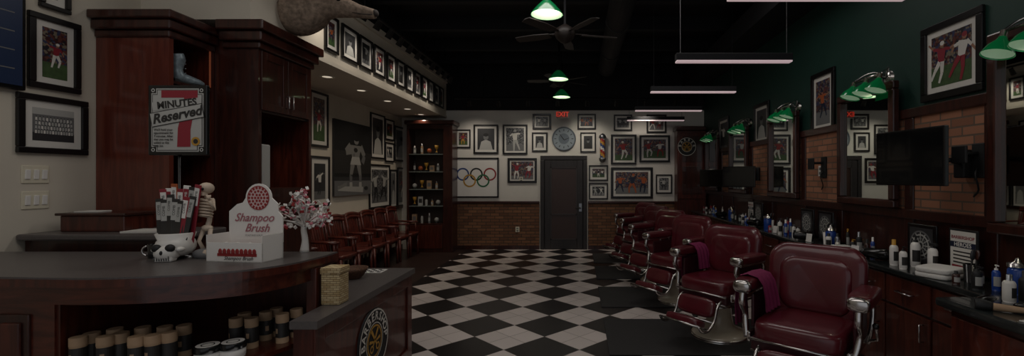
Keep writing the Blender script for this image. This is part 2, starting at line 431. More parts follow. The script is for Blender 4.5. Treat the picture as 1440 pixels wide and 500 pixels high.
def draw(p, w, h, style, rg, y):
    x0, x1, z0, z1 = -w/2, w/2, -h/2, h/2
    s = h*1.05
    if style == 'color':
        p.quad(x0, x1, z0, z1, y, M_ccol); g = rg.choice([M_field, M_field, M_dgry, M_gry]); p.quad(x0, x1, z0, z0+h*rg.uniform(0.2, 0.4), y-0.0006, g)
        js = rg.choice([(M_red, M_paper), (M_orange, M_navy), (M_dred, M_paper), (M_dred, M_gold), (M_paper, M_navy)])
        n = max(1, min(4, int(w/h*2.4)))
        for k in range(n):
            figure(p, x0+w*(k+0.5)/n+rg.uniform(-.04, .04)*w, -0.04*h, s*rg.uniform(.8, 1)*min(1, 1.1*w/h*1.2), y-0.0012-0.0012*k, js[k % 2], M_skin, js[(k+1) % 2], rg)
    elif style == 'bw':
        p.quad(x0, x1, z0, z1, y, rg.choice([M_cbw, M_dgry, M_dgry])); p.quad(x0, x1, z0, z0+h*rg.uniform(0.15, 0.35), y-0.0006, M_gry)
        n = max(1, min(3, int(w/h*2.2)))
        for k in range(n):
            figure(p, x0+w*(k+0.5)/n, -0.04*h, s*min(1, 1.1*w/h*1.2), y-0.0012-0.0012*k, rg.choice([M_paper, M_lgry]), M_gry, rg.choice([M_lgry, M_dgry]), rg)
    elif style == 'portrait':
        p.quad(x0, x1, z0, z1, y, rg.choice([M_dgry, M_gry])); m = rg.choice([M_lgry, M_lgry, M_tin])
        p.poly([(x0*0.8, y-0.001, z0), (x1*0.8, y-0.001, z0), (x1*0.55, y-0.001, z0+h*0.38), (0, y-0.001, z0+h*0.48), (x0*0.55, y-0.001, z0+h*0.38)], m)
        p.disc(0, z0+h*0.60, w*0.15, h*0.15, y-0.002, M_gry); p.disc(0, z0+h*0.70, w*0.16, h*0.08, y-0.0025, M_blkm)
    elif style == 'team':
        p.quad(x0, x1, z0, z1, y, M_gry); p.quad(x0, x1, z0, z0+0.25*h, y-0.0005, M_dgry); p.quad(x0, x1, z1-.2*h, z1, y-0.0005, M_lgry)
        for r in range(4):
            n = 14-r
            for k in range(n):
                cx = x0+w*(k+1)/(n+1); cz = z0+h*(0.22+0.13*r)
                p.limb((cx, cz), (cx, cz+0.1*h), w*0.025, w*0.02, y-0.004+0.0008*r, M_lgry if (k+r) % 3 else M_paper); p.disc(cx, cz+0.125*h, w*0.012, h*0.02, y-0.0045+0.0008*r, M_dgry, 8)
    elif style == 'boxer':
        p.quad(x0, x1, z0, z1, y, M_blkm); p.quad(x0, x1, z0+.3*h, z0+.6*h, y-.0002, M_tin); p.quad(x0, x1, z0, z0+0.2*h, y-0.0004, M_gry)
        p.quad(x0, x1, z0+.2*h, z0+0.25*h, y-0.0004, M_dgry)
        for k in range(3): p.quad(x0, x1, z0+h*(.38+.08*k), z0+h*(.383+.08*k), y-0.0006, M_dgry)
        c = Vector((0.04*w, z0+0.50*h)); A = M_mgry
        p.limb(c, c+Vector((0, 0.19*h)), w*.09, w*.16, y-.0012, A); p.limb(c+Vector((-w*.05, .02*h)), c+Vector((-w*.05, 0.16*h)), w*.02, w*.04, y-.0014, M_gry); p.disc(c.x+w*.02, c.y+.25*h, w*.065, h*.048, y-.0015, A); p.disc(c.x+w*.02, c.y+.278*h, w*.07, h*.03, y-.0017, M_blkm)
        p.limb(c+Vector((-w*.14, .18*h)), c+Vector((-w*.26, .09*h)), w*.05, w*.045, y-.0016, A); p.limb(c+Vector((-w*.26, .09*h)), c+Vector((-w*.04, .12*h)), w*.045, w*.045, y-.0018, A); p.disc(c.x, c.y+.125*h, w*.055, h*.032, y-.002, M_tin)
        p.limb(c+Vector((w*.14, .18*h)), c+Vector((w*.25, .05*h)), w*.05, w*.04, y-.0016, A); p.limb(c+Vector((w*.25, .05*h)), c+Vector((w*.19, -.05*h)), w*.04, w*.045, y-.0018, M_gry)
        p.limb(c+Vector((0, .03*h)), c+Vector((0, -.08*h)), w*.10, w*.15, y-.002, M_lgry)
        for q in (-1, 1): p.limb(c+Vector((q*w*.08, -.07*h)), c+Vector((q*w*.13, -.23*h)), w*.055, w*.035, y-.0013, A); p.limb(c+Vector((q*w*.13, -.22*h)), c+Vector((q*w*.13, -.38*h)), w*.04, w*.025, y-.0013, M_gry); p.limb(c+Vector((q*w*.13, -.32*h)), c+Vector((q*w*.13, -.40*h)), w*.035, w*.04, y-.0015, M_lgry)
        p.limb((-w*.42, z0+.1*h), (w*.25, z0+.07*h), h*.03, h*.04, y-.0022, M_lgry); p.limb((-w*.42, z0+.1*h), (-w*.2, z0+.16*h), h*.02, h*.025, y-.0024, A); p.disc(w*.34, z0+.09*h, w*.06, h*.03, y-.0024, M_dgry)
def picture(c, w, h, rz, style, label, fw=0.03, mw=0.05, fm=None, group=None, name='framed_picture', seed=None):
    rg = random.Random(seed if seed is not None else int(abs(c[0]*131+c[1]*37+c[2]*977)*10))
    fm = fm or M_frame
    t = thing(name, label, 'picture', c, rz, group)
    f = MB(); D = 0.03
    f.bx(-w/2, w/2, -D, -0.002, h/2-fw, h/2, fm, 0.006); f.bx(-w/2, w/2, -D, -0.002, -h/2, -h/2+fw, fm, 0.006)
    f.bx(-w/2, -w/2+fw, -D, -0.002, -h/2+fw, h/2-fw, fm, 0.006); f.bx(w/2-fw, w/2, -D, -0.002, -h/2+fw, h/2-fw, fm, 0.006)
    f.build('frame', t)
    if mw > 0:
        m = MB(); m.bx(-w/2+fw, w/2-fw, -0.012, -0.004, -h/2+fw, h/2-fw, M_paper); m.build('mat_board', t)
    p = MB(); iw, ih = w-2*fw-2*mw, h-2*fw-2*mw; draw(p, iw, ih, style, rg, -0.013); p.build('print', t)
    return t
G = 'framed sports photographs on the back wall'
def bpic(x0, y0, x1, y1, style, label, fw=0.035, mw=0.05, **k):
    s = BACK/F; return picture(((x0+x1)/2*s-CX*s, BACK-0.001, H+(CY-(y0+y1)/2)*s), (x1-x0)*s, (y1-y0)*s, 0, style, label, fw, mw, group=G, **k)
bpic(641, 182, 662, 208, 'color', 'small black-framed colour sports photo on white wall', .03, .04)
bpic(666, 175, 701, 216, 'portrait', 'black-framed black-and-white player portrait with wide white mat', .04, .05)
bpic(707, 175, 742, 217, 'bw', 'tall black-framed black-and-white action photo, white mat', .04, .04)
bpic(749, 160, 775, 182, 'bw', 'small black-framed dark monochrome team photo', .045, .025)
bpic(748, 186, 770, 213, 'portrait', 'small black-framed monochrome portrait beside the clock', .035, .05)
bpic(714, 222, 755, 257, 'color', 'black-framed colour photo of players above the brick', .05, .03)
bpic(812, 160, 838, 182, 'color', 'small black-framed colour photo above the clock', .035, .04)
bpic(816, 186, 838, 214, 'portrait', 'small dark-framed portrait print beside the clock', .03, .05)
bpic(828, 232, 855, 254, 'color', 'small dark-framed landscape photo beside the door', .03, .05)
bpic(828, 257, 855, 280, 'bw', 'small dark-framed group photo beside the door', .03, .05)
bpic(863, 161, 889, 184, 'bw', 'small black-framed monochrome photo high on the wall', .035, .04)
bpic(909, 161, 937, 187, 'color', 'small dark-framed colour photo high on the wall', .04, .03)
bpic(859, 189, 895, 231, 'color', 'tall dark-framed colour football photo', .045, .045)
bpic(899, 190, 942, 228, 'color', 'wide dark-framed colour football photo with white mat', .045, .05)
bpic(859, 235, 918, 279, 'color', 'large dark-framed colour team celebration photo with white mat', .055, .05)
bpic(922, 245, 945, 272, 'bw', 'small black-framed monochrome photo beside the wood cupboard', .03, .05)
s = BACK/F; w, h = 63*s, 56*s
t = thing('framed_poster', 'wide black-framed white poster with five interlocking coloured rings', 'poster', ((670-CX)*s, BACK-0.001, H+(CY-249.5)*s))
f = MB(); f.bx(-w/2, w/2, -.03, -.002, h/2-.03, h/2, M_frame); f.bx(-w/2, w/2, -.03, -.002, -h/2, -h/2+.03, M_frame); f.bx(-w/2, -w/2+.03, -.03, -.002, -h/2, h/2, M_frame); f.bx(w/2-.03, w/2, -.03, -.002, -h/2, h/2, M_frame); f.build('frame', t)
p = MB(); p.quad(-w/2+.02, w/2-.02, -h/2+.02, h/2-.02, -.01, M_cardw)
r = 0.145
for i, (cx, cz, m) in enumerate(((-2.1, .45, M_blue), (0, .45, M_blkm), (2.1, .45, M_red), (-1.05, -.55, M_gold), (1.05, -.55, M_grn))):
    p.ring(cx*r, cz*r+.01, r*.77, r, -.011-.0004*i, m)
p.build('print', t)

GL = 'framed pictures on the waiting area wall'
def lpic(xa, xb, yt, yb_, style, label, fw=.03, mw=.05, X=XL, group=GL, **k):
    A = on_side(X, xa, yt); A2 = on_side(X, xa, yb_); B = on_side(X, xb, 250)
    return picture((X+.001, (A[1]+B[1])/2, (A[2]+A2[2])/2), abs(B[1]-A[1]), abs(A[2]-A2[2]), math.pi/2, style, label, fw, mw, group=group, **k)
lpic(434, 460, 125, 205, 'color', 'tall black-framed colour football photo', .035, .06)
lpic(434, 462, 218, 292, 'bw', 'tall black-framed monochrome photo near the cabinet', .035, .08)
lpic(520, 540, 157, 222, 'portrait', 'black-framed monochrome portrait beside the boxer print', .03, .06)
lpic(518, 547, 230, 294, 'bw', 'large black-framed monochrome photo above the chairs', .035, .07)
lpic(540.5, 553, 166, 196, 'color', 'small black-framed photo with white mat', .03, .06)
lpic(540.5, 553, 199, 227, 'bw', 'small black-framed photo with white mat', .03, .06)
lpic(554, 573, 176, 226, 'portrait', 'tall black-framed dark portrait', .035, .05)
lpic(547.5, 557, 238, 292, 'portrait', 'narrow black-framed photo above the chairs', .03, .04)
lpic(558, 573, 235, 290, 'color', 'dark-framed photo next to the display cabinet', .03, .05)
A = on_side(XL, 467, 166); A2 = on_side(XL, 467, 276); B = on_side(XL, 519, 250)
t = thing('canvas_print', 'large unframed monochrome canvas of a standing boxer over a fallen one', 'picture', (XL+.002, (A[1]+B[1])/2, (A[2]+A2[2])/2), math.pi/2)
w, h = B[1]-A[1], A[2]-A2[2]
p = MB(); p.bx(-w/2, w/2, -.035, 0, -h/2, h/2, M_dgry); p.build('canvas', t)
p = MB(); draw(p, w, h, 'boxer', R, -.036); p.build('print', t)
lpic(36, 110, 13, 121, 'color', 'tall black-framed colour football action photo', .045, .045, group='framed pictures on the cream wall')
lpic(20, 120, 128, 214, 'team', 'wide black-framed monochrome team group photograph', .045, .05, group='framed pictures on the cream wall')
lpic(52, 96, -60, 8, 'bw', 'black-framed photo mounted high on the cream wall', .035, .05, group='framed pictures on the cream wall')
t = thing('wall_television', 'blue-screened flat television on the cream wall', 'television', (XL+.001, 2.98, 2.5), math.pi/2)
p = MB(); p.bx(-.27, .27, -.05, 0, -.28, .42, M_blk, .01); p.build('casing', t); p = MB(); p.quad(-.245, .245, -.25, .39, -.052, mat('blue_screen', (36, 52, 84), .3))
for k in range(4): p.quad(.06, .2, .25-.13*k, .258-.13*k, -.053, M_gry)
p.build('screen', t)
GB = 'row of framed photographs along the bulkhead'
xs = [(455, 474), (479, 502), (504, 522), (524.5, 540), (542.5, 555), (557, 568), (570, 580), (582, 590.5), (592, 600), (601.5, 608.5), (610, 616.5), (617.5, 622.5)]
for i, (a, c) in enumerate(xs):
    Ya = -3.0*F/(a-CX); Yb = -3.0*F/(c-CX)
    picture((XB+.001, (Ya+Yb)/2, 3.33), Yb-Ya, 0.44, math.pi/2, ['color', 'portrait', 'bw', 'color'][i % 4], 'black-framed sports photo with white mat under the track lights', .035, .045, group=GB)
GR = 'framed pictures on the green wall'
def rpic(xa, xb, yt, yb_, style, label, fw=.055, mw=.045):
    A = on_side(XR, xa, yt); A2 = on_side(XR, xa, yb_); B = on_side(XR, xb, 250)
    return picture((XR-.001, (A[1]+B[1])/2, (A[2]+A2[2])/2), abs(B[1]-A[1]), abs(A[2]-A2[2]), -math.pi/2, style, label, fw, mw, group=GR)
rpic(1299, 1387, 43, 145, 'color', 'large dark-framed colour football photo on the green wall')
rpic(1143, 1176, 107, 190, 'color', 'tall dark-framed player photo with white mat on green wall')
rpic(1062, 1083, 149, 205, 'portrait', 'tall dark-framed monochrome photo on green wall')
rpic(1012, 1026, 168, 219, 'bw', 'tall dark-framed photo at the far end of the green wall')

# clock
c = ((793-CX)*s, BACK-.002, H+(CY-195)*s)
t = thing('wall_clock', 'round grey wall clock with pale blue dial on white wall', 'clock', c)
X90 = Matrix.Rotation(math.radians(90), 4, 'X')
p = MB(); p.lathe([(.27, 0), (.27, .03), (.245, .04), (.24, .02)], (0, 0, 0), mat('clock_rim', (104, 112, 120), .4), 32, X90); p.build('rim', t)
p = MB(); p.disc(0, 0, .24, .24, -.022, mat('clock_dial', (144, 154, 162), .5), 32); p.disc(0, 0, .12, .12, -.0235, mat('clock_in', (108, 118, 128), .5), 24)
for k in range(12):
    a = k*math.pi/6; p.limb((math.sin(a)*.17, math.cos(a)*.17), (math.sin(a)*.215, math.cos(a)*.215), .008, .008, -.025, M_tin)
p.build('dial', t)
p = MB(); p.limb((0, -.02), (-.09, .10), .01, .006, -.028, M_tin); p.limb((0, -.03), (.12, .02), .008, .005, -.029, M_tin); p.build('hands', t)
# barber pole
def pole(c, rz, h=.62):
    t = thing('barber_pole', 'wall-mounted barber pole with red, white and blue spiral stripes', 'barber pole', c, rz)
    p = MB(); p.lathe([(.0, 0), (.05, .02), (.075, .06), (.085, .1), (.06, .12)], (0, -.1, 0), M_steel); p.bx(-.03, .03, -.06, 0, .05, .1, M_steel); p.build('cap', t)
    p = MB(); p.lathe([(.06, h-.12), (.085, h-.1), (.075, h-.05), (.04, h-.02), (0, h)], (0, -.1, 0), M_steel); p.bx(-.03, .03, -.06, 0, h-.1, h-.05, M_steel); p.build('cap', t)
    p = MB(); n = 24; z0, z1 = .12, h-.12; rows = 12
    for i in range(rows):
        for k in range(n):
            q = (k/n*1.0+i/rows*1.6) % 1.0; m = M_red if q < .25 else M_paper if q < .5 else M_blue if q < .75 else M_gold
            a, a2 = 2*math.pi*k/n, 2*math.pi*(k+1)/n; za, zb = z0+(z1-z0)*i/rows, z0+(z1-z0)*(i+1)/rows
            p.add([(.058*math.cos(a), -.1+.058*math.sin(a), za), (.058*math.cos(a2), -.1+.058*math.sin(a2), za), (.058*math.cos(a2), -.1+.058*math.sin(a2), zb), (.058*math.cos(a), -.1+.058*math.sin(a), zb)], [(0, 1, 2, 3)], m, True)
    p.build('striped_cylinder', t)
pole(((847-CX)*s, BACK, H+(CY-229)*s), 0, .66)
# exit sign
t = thing('exit_sign', 'small illuminated red exit sign hung above the door', 'sign', ((791-CX)*9.9/F, 9.9, H+(CY-161)*9.9/F))
p = MB(); p.bx(-.13, .13, -.03, .03, -.08, .08, M_lgry, .01); p.cyl((0, 0, .08), (0, 0, 4.3-t.location.z), .01, M_blkm); p.build('housing', t)
p = MB(); p.quad(-.12, .12, -.07, .07, -.032, mat('exit_face', (90, 14, 12), .5, emis=.1)); p.text('EXIT', .14, 0, 0, -.034, M_exit, bold=.003); p.build('lettering', t)
for (px, py, n, l) in ((733, 252, 'thermostat', 'small white thermostat on the white wall'), (728, 322, 'wall_outlet', 'white outlet plate on the brick wainscot')):
    c = ((px-CX)*s, BACK-(.03 if py > 300 else 0), H+(CY-py)*s)
    p = MB(); p.bx(-.045, .045, -.015, 0, -.06, .06, M_plate, .006); p.bx(-.02, .02, -.02, -.015, .01, .04, M_gry, .002); p.bx(-.02, .02, -.02, -.015, -.04, -.01, M_gry, .002); p.build(n, loc=c, label=l, cat='wall plate')
for i, py in enumerate((245, 281)):
    A = on_side(XL, 49, py)
    t = thing('switch_plate', 'cream plate with three rocker switches on cream wall', 'light switch', (XL, A[1], A[2]), math.pi/2, 'switch plates')
    p = MB(); p.bx(-.085, .085, -.008, 0, -.065, .065, M_plate, .004); p.build('plate', t)
    for k in range(3):
        p = MB(); p.box((-.052+.052*k, -.012, 0), (.032, .01, .07), M_cardw, (.06, 0, 0), .003); p.build('switch', t)

# ---------------------------------------------------------------- tall cabinets on left
def handle(par, x, y, z, L, ax='x'):
    p = MB()
    p.tube([(x, y, z-L/2), (x+.035, y, z-L/2), (x+.035, y, z+L/2), (x, y, z+L/2)], .006, M_chrome, 8)
    return p.build('handle', par, label='chrome bow handle')
def spot(par, loc, e, ang=2.2, col=(1, .84, .66), name='niche_fill_spot'):
    L = bpy.data.lights.new(name, 'SPOT'); L.energy = e*LS; L.spot_size = ang; L.spot_blend = 1; L.color = col; L.shadow_soft_size = .02
    o = bpy.data.objects.new(name, L); COL.objects.link(o); o.parent = par; o.location = loc; return o
t = thing('tall_display_cabinet', 'tall reddish mahogany cabinet with open display niche', 'cabinet', (0, 0, 0))
b = MB(); xa, xf, ya, yb2, zt = XL+.005, -3.39, 3.76, 4.22, 2.84
b.bx(xa, xf, ya, ya+.04, 0, zt, M_woodr); b.bx(xa, xf, yb2-.03, yb2, 0, zt, M_wood); b.bx(xa, xa+.03, ya+.04, yb2-.04, 0, zt, M_woodd)
b.bx(xa, xf, ya+.04, yb2-.03, zt-.04, zt, M_woodd); b.bx(xa, xf, ya+.04, yb2-.03, 0, 1.2, M_wood); b.build('body', t)
b = MB(); b.bx(xa+.03, xf-.005, ya+.04, yb2-.03, 2.39, 2.415, M_woodd); b.build('shelf', t)
b = MB(); b.bx(xa+.03, xf-.005, ya+.04, yb2-.03, 1.8, 1.82, M_woodd); b.build('shelf', t)
b = MB(); b.bx(xf-.012, xf-.002, yb2-.042, yb2-.032, 2.43, 2.78, mat('copper_strip', (190, 110, 80), .3, .6, emis=.08, ecol=(220, 120, 80))); b.build('light_strip', t)
spot(t, (-3.5, 3.95, 2.79), 2.0)
b = MB()
for i, (o, z0, z1) in enumerate(((.02, 2.76, 2.82), (.05, 2.82, 2.90), (.08, 2.90, 2.97))): b.bx(xa, xf+o, ya-o, yb2-.005, z0, z1, M_woodd, .012)
b.build('crown_moulding', t)
def boot(c, rz):
    t = thing('decorative_boot', 'pewter-grey sculpted boot standing on the cabinet shelf', 'boot', c, rz)
    p = MB(); p.tube([(0, .05, .25), (0, .04, .2), (0, .045, .12), (0, .03, .06), (0, -.03, .045), (0, -.11, .032), (0, -.16, .028)], [.05, .055, .04, .048, .042, .034, .016], M_bootm, 16, n=4)
    for z in (.09, .13, .17): p.tube([(-.035, 0, z), (0, -.012, z+.006), (.035, 0, z)], .006, M_steel, 6)
    p.build('upper', t)
    p = MB(); p.prism([(-.03, .07), (.03, .07), (.033, 0), (.04, -.1), (.02, -.175), (-.02, -.175), (-.04, -.1), (-.033, 0)], .0, .014, M_blkm); p.bx(-.03, .03, .02, .075, 0, .035, M_blkm, .004); p.build('sole', t)
boot((-3.45, 3.96, 2.416), math.radians(160))
t = thing('overhead_cabinet_unit', 'dark mahogany unit with paired upper doors over open niche', 'cabinet', (0, 0, 0))
b = MB(); xf, ya, yb2, zt = -2.98, 4.225, 5.05, 2.93
b.bx(xa, xf, ya, ya+.04, 0, zt, M_woodd); b.bx(xa, xf, yb2-.04, yb2, 0, zt, M_wood); b.bx(xa, xa+.03, ya+.04, yb2-.04, 0, zt, M_wood)
b.bx(xa+.03, xf-.02, ya+.04, yb2-.04, 2.22, zt, M_woodd); b.bx(xa+.03, xf, ya+.04, yb2-.04, 0, 1.5, M_woodd); b.build('body', t)
spot(t, (-3.25, 4.62, 2.21), 5.0)  # added spot that brightens the dark niche; no lamp is modelled here
b = MB()
for (o, z0, z1) in ((.03, 2.80, 2.86), (.07, 2.86, 2.95), (.11, 2.95, 3.04)): b.bx(-3.3, xf+o, ya-o, yb2+o*.6, z0, z1, M_woodd, .012)
b.build('crown_moulding', t)
mid = (ya+yb2)/2
for (a, c, hy) in ((ya+.03, mid-.004, mid-.035), (mid+.004, yb2-.03, mid+.035)):
    e = MB(); e.bx(xf-.02, xf, a, c, 2.24, 2.79, M_woodd, .004)
    e.bx(xf, xf+.012, a, a+.07, 2.24, 2.79, M_woodd, .003); e.bx(xf, xf+.012, c-.07, c, 2.24, 2.79, M_woodd, .003); e.bx(xf, xf+.012, a+.07, c-.07, 2.24, 2.31, M_woodd, .003); e.bx(xf, xf+.012, a+.07, c-.07, 2.72, 2.79, M_woodd, .003)
    dd = e.build('door', t); handle(dd, xf+.012, hy, 2.36, .12)
t = thing('paper_dispenser', 'brushed metal towel dispenser inside the cabinet niche', 'dispenser', (-3.12, 4.36, 1.501))
p = MB(); p.bx(-.12, .12, -.06, .06, 0, .42, M_lgry, .012); p.build('body', t); p = MB(); p.bx(-.1, .1, -.065, -.06, .05, .38, M_steel, .002); p.build('front', t)
t = thing('back_counter', 'mahogany counter with charcoal top against the cream wall', 'counter')
p = MB(); p.bx(XL+.005, -2.95, 3.28, 3.74, 0, 1.15, M_woodd); p.build('body', t)
p = MB(); p.bx(XL+.005, -2.9, 3.22, 3.745, 1.155, 1.2, M_top, .012); p.build('worktop', t)
t = thing('wooden_box', 'low reddish wooden tray box with papers on the back counter', 'box', (-3.62, 3.5, 1.2))
p = MB(); p.bx(-.24, .24, -.12, .12, 0, .12, M_wood, .008); p.bx(-.26, .26, -.14, .14, .12, .14, M_woodd, .006); p.build('body', t)
p = MB(); p.box((-.12, 0, .145), (.16, .12, .008), M_paper, (0, 0, .1)); p.build('papers', t)
p = MB(); p.box((0, 0, .006), (.3, .2, .012), M_paper, (0, 0, .1))
p.build('paper_stack', loc=(-3.2, 3.42, 1.2), label='loose white papers on the back counter', cat='paper')

# ---------------------------------------------------------------- reception desk
edge = catmull([(-3.99, 2.42, 0), (-3.5, 2.34, 0), (-2.95, 2.30, 0), (-2.46, 2.275, 0), (-2.10, 2.336, 0), (-1.83, 2.47, 0), (-1.69, 2.67, 0), (-1.64, 2.93, 0)], 8)
edge = [(p.x, p.y) for p in edge]
t = thing('reception_desk', 'curved mahogany reception desk with charcoal top and open display shelf', 'desk')
b = MB(); yk = 3.1
def topoly(d): o = offset(edge, d); return o+[(o[-1][0], yk-d), (-3.99, yk-d)]
b.prism(topoly(0.006), 1.09, 1.10, M_top); b.prism(topoly(0), 1.05, 1.09, M_wood); b.prism(topoly(.015), 1.035, 1.05, M_woodh); b.build('worktop', t)
b = MB(); b.ribbon(offset(edge, .04), .955, 1.035, .025, M_woodh)
i0 = [i for i, p in enumerate(edge) if p[0] < -2.68][-1]
b.ribbon(offset(edge[:i0+1], .05), 0, .955, .03, M_woodh); b.bx(-2.72, -2.67, 2.34, 3.04, 0, .955, M_wood)
b.bx(-3.99, -1.70, 3.02, 3.05, 0, 1.035, M_woodd); b.bx(-1.72, -1.655, 2.86, 3.05, 0, 1.035, M_wood, .005)
ins = offset(edge[i0:], .06); b.prism(ins+[(ins[-1][0], 3.02), (-2.67, 3.02)], .0, .12, M_woodd); b.build('body', t)
b = MB(); b.prism(ins+[(ins[-1][0], 3.02), (-2.67, 3.02)], .575, .60, M_wood); b.build('shelf', t)
for (xa_, xb_) in ((-3.0, -2.82), (-3.5, -3.08)):
    b = MB(); yy = 2.345 if xb_ > -2.9 else 2.37
    b.bx(xa_, xb_, yy-.015, yy+.012, .2, .90, M_woodd, .006); b.bx(xa_+.035, xb_-.035, yy-.028, yy-.01, .24, .86, M_wood, .01); b.build('raised_panel', t)
# low desk
t = thing('low_desk', 'lower mahogany side desk with charcoal top beside the reception desk', 'desk')
L = [(-1.61, 2.56), (-1.5, 2.56), (-1.5, 4.02), (-2.6, 4.02), (-2.6, 3.12), (-1.61, 3.12)]
b = MB(); b.prism(L, 0, .75, M_wood)
b.bx(-1.50, -1.485, 2.56, 2.66, 0, .75, M_wood, .003); b.bx(-1.50, -1.485, 3.94, 4.03, 0, .75, M_wood, .003); b.bx(-1.50, -1.485, 2.66, 3.94, .66, .75, M_wood, .003); b.bx(-1.50, -1.485, 2.66, 3.94, 0, .12, M_wood, .003); b.build('body', t)
b = MB(); b.prism([(-1.62, 2.54), (-1.465, 2.54), (-1.465, 4.05), (-2.62, 4.05), (-2.62, 3.11), (-1.62, 3.11)], .755, .80, M_top); b.build('worktop', t)
def roundel(c, rz, r, name, label, words, word2=''):
    t = thing(name, label, 'sign', c, rz)
    p = MB(); p.lathe([(r, 0), (r, .012), (r*.97, .014)], (0, 0, 0), M_blkm, 40, X90); p.build('disc', t)
    p = MB(); y = -.0155; p.ring(0, 0, r*.93, r*.98, y, M_paper); p.ring(0, 0, r*.54, r*.57, y, M_paper); p.ring(0, 0, r*.44, r*.50, y, M_gold)
    for q in (-1, 1):
        p.limb((q*r*.12, -r*.12), (-q*r*.22, r*.36), r*.03, r*.055, y-.001, M_gold); p.ring(q*r*.2, -r*.2, r*.07, r*.12, y-.001, M_gold, 14); p.limb((q*r*.1, r*.0), (q*r*.36, r*.05), r*.03, r*.05, y-.0012, M_gold)
    n = len(words)
    for i, ch in enumerate(words):
        a = math.pi*(1.0-(i+.5)/n)*1.1-.05*math.pi
        p.text(ch, r*.36, .75*r*math.cos(a), .75*r*math.sin(a), y-.001, M_paper, rot=a-math.pi/2, bold=.002)
    p.build('emblem', t)
    return t
roundel((-1.5, 3.30, .42), math.pi/2, .235, 'barbershop_sign', 'round black sign with gold centre and pale lettering on desk side', 'BARBERSHOP')
def tubebox(c, lab):
    t = thing('product_tube', lab, 'product', c, R.uniform(-1, 1), 'product tubes on the reception desk shelf')
    p = MB(); p.lathe([(.034, 0), (.034, .13)], (0, 0, 0), M_kraft, 18); p.build('tube', t)
    p = MB(); p.lathe([(.0355, .13), (.0355, .172), (.033, .174)], (0, 0, 0), M_kraft, 18); p.build('lid', t)
    p = MB()
    for k in range(24):
        a = -math.pi/2+(k-.5)*math.pi/12; a2 = a+math.pi/12
        for (za, zb, mm) in ((.035, .06, M_tin), (.06, .09, M_kraft if k in (0, 1) else M_tin), (.09, .122, M_tin)):
            p.add([(.0348*math.cos(a), .0348*math.sin(a), za), (.0348*math.cos(a2), .0348*math.sin(a2), za), (.0348*math.cos(a2), .0348*math.sin(a2), zb), (.0348*math.cos(a), .0348*math.sin(a), zb)], [(0, 1, 2, 3)], mm, True)
    p.build('label_band', t)
for (px, py) in ((110, 474), (129, 468), (148, 473), (170, 468), (192, 473), (215, 471), (238, 467), (259, 457), (162, 462), (201, 460), (232, 459), (332, 447), (354, 447), (374, 438), (389, 433), (397, 441), (417, 434), (344, 440)):
    c = on_level(.77, px, py); tubebox((c[0], c[1], .6), 'kraft-lidded dark cardboard product tube on the curved shelf')
for (px, py) in ((286, 488), (322, 483)):
    c = on_level(.68, px, py)
    t = thing('pomade_jar', 'black round jar with white ringed lid on the curved shelf', 'jar', (c[0], c[1]+.03, .6), 0, 'pomade jars')
    p = MB(); p.lathe([(.056, 0), (.06, .01), (.06, .05)], (0, 0, 0), M_cardw, 28); p.build('jar_body', t)
    p = MB(); p.lathe([(.063, .05), (.063, .08), (.06, .084)], (0, 0, 0), M_blk, 28)
    q = MB(); q.ring(0, 0, .032, .054, 0, M_cardw); q.disc(0, 0, .026, .026, 0, M_lgry, 20)
    p.add([(a.x, a.z, .0845) for a in q.v], q.f, M_cardw); p.build('lid', t)
# reserved sign
Ys = 2.9; c = at_depth(252, 169, Ys)
t = thing('reserved_sign_stand', 'black-framed stand sign about reserved minutes, on the desk', 'sign', (c[0], Ys, 1.10))
w, h = .375, .445; zc = c[2]-1.10
p = MB(); p.lathe([(.09, 0), (.09, .008), (.02, .014), (.012, .03)], (0, 0, 0), M_blk, 28); p.cyl((0, 0, .02), (0, 0, zc-h/2+.01), .008, M_blk); p.build('stand', t)
p = MB(); p.bx(-w/2, w/2, -.012, .012, zc-h/2, zc+h/2, M_blk, .006); p.build('frame', t)
p = MB(); a, bb = w/2-.022, h/2-.022; n = .03
def notch(k):
    a_, b_ = a*k, bb*(1-(1-k)*.85)
    return [(-a_+n, -b_), (a_-n, -b_), (a_-n, -b_+n), (a_, -b_+n), (a_, b_-n), (a_-n, b_-n), (a_-n, b_), (-a_+n, b_), (-a_+n, b_-n), (-a_, b_-n), (-a_, -b_+n), (-a_+n, -b_+n)]
for i, (k, m) in enumerate(((1, M_lgry), (.96, M_tin), (.935, M_lgry))): p.poly([(q[0], -.0125-.0008*i, zc+q[1]) for q in notch(k)], m)
for q in (-1, 1):
    for r_ in (-1, 1): p.ring(q*(a-.012), zc+r_*(bb-.012), .006, .012, -.0138, M_lgry, 12)
p.build('card', t)
p = MB(); y = -.0155
p.poly([(-.10, y, zc+.188), (-.10, y, zc+.142), (.045, y, zc+.142), (.03, y, zc+.05), (.005, y, zc-.05), (-.0, y, zc-.17), (.085, y, zc-.17), (.085, y, zc-.06), (.105, y, zc+.05), (.13, y, zc+.142), (.13, y, zc+.188)][::-1], M_dred)
p.limb((-.155, zc+.085), (.155, zc+.118), .026, .026, y-.0008, M_lgry); p.text('MINUTES', .062, -.0, zc+.102, y-.002, M_tin, rot=.107, bold=.0022)
p.limb((-.165, zc-.002), (.165, zc+.062), .046, .046, y-.0012, M_tin); p.limb((-.162, zc-.0014), (.162, zc+.0614), .041, .041, y-.002, M_lgry)
p.text('Reserved', .084, 0, zc+.03, y-.0034, M_tin, rot=.19, bold=.0028, shear=.3)
for k, ln in enumerate(("We'll hold your", "appointment for", "7 minutes. After", "that you may be", "added to the", "wait list.")):
    p.text(ln, .0185, -.145, zc-.062-.0205*k, y-.0025, M_tin, align='LEFT', bold=.0005)
p.ring(.118, zc-.135, .016, .028, y-.001, M_gold, 18); p.disc(.118, zc-.135, .015, .015, y-.001, M_tin, 14)
p.build('lettering', t)
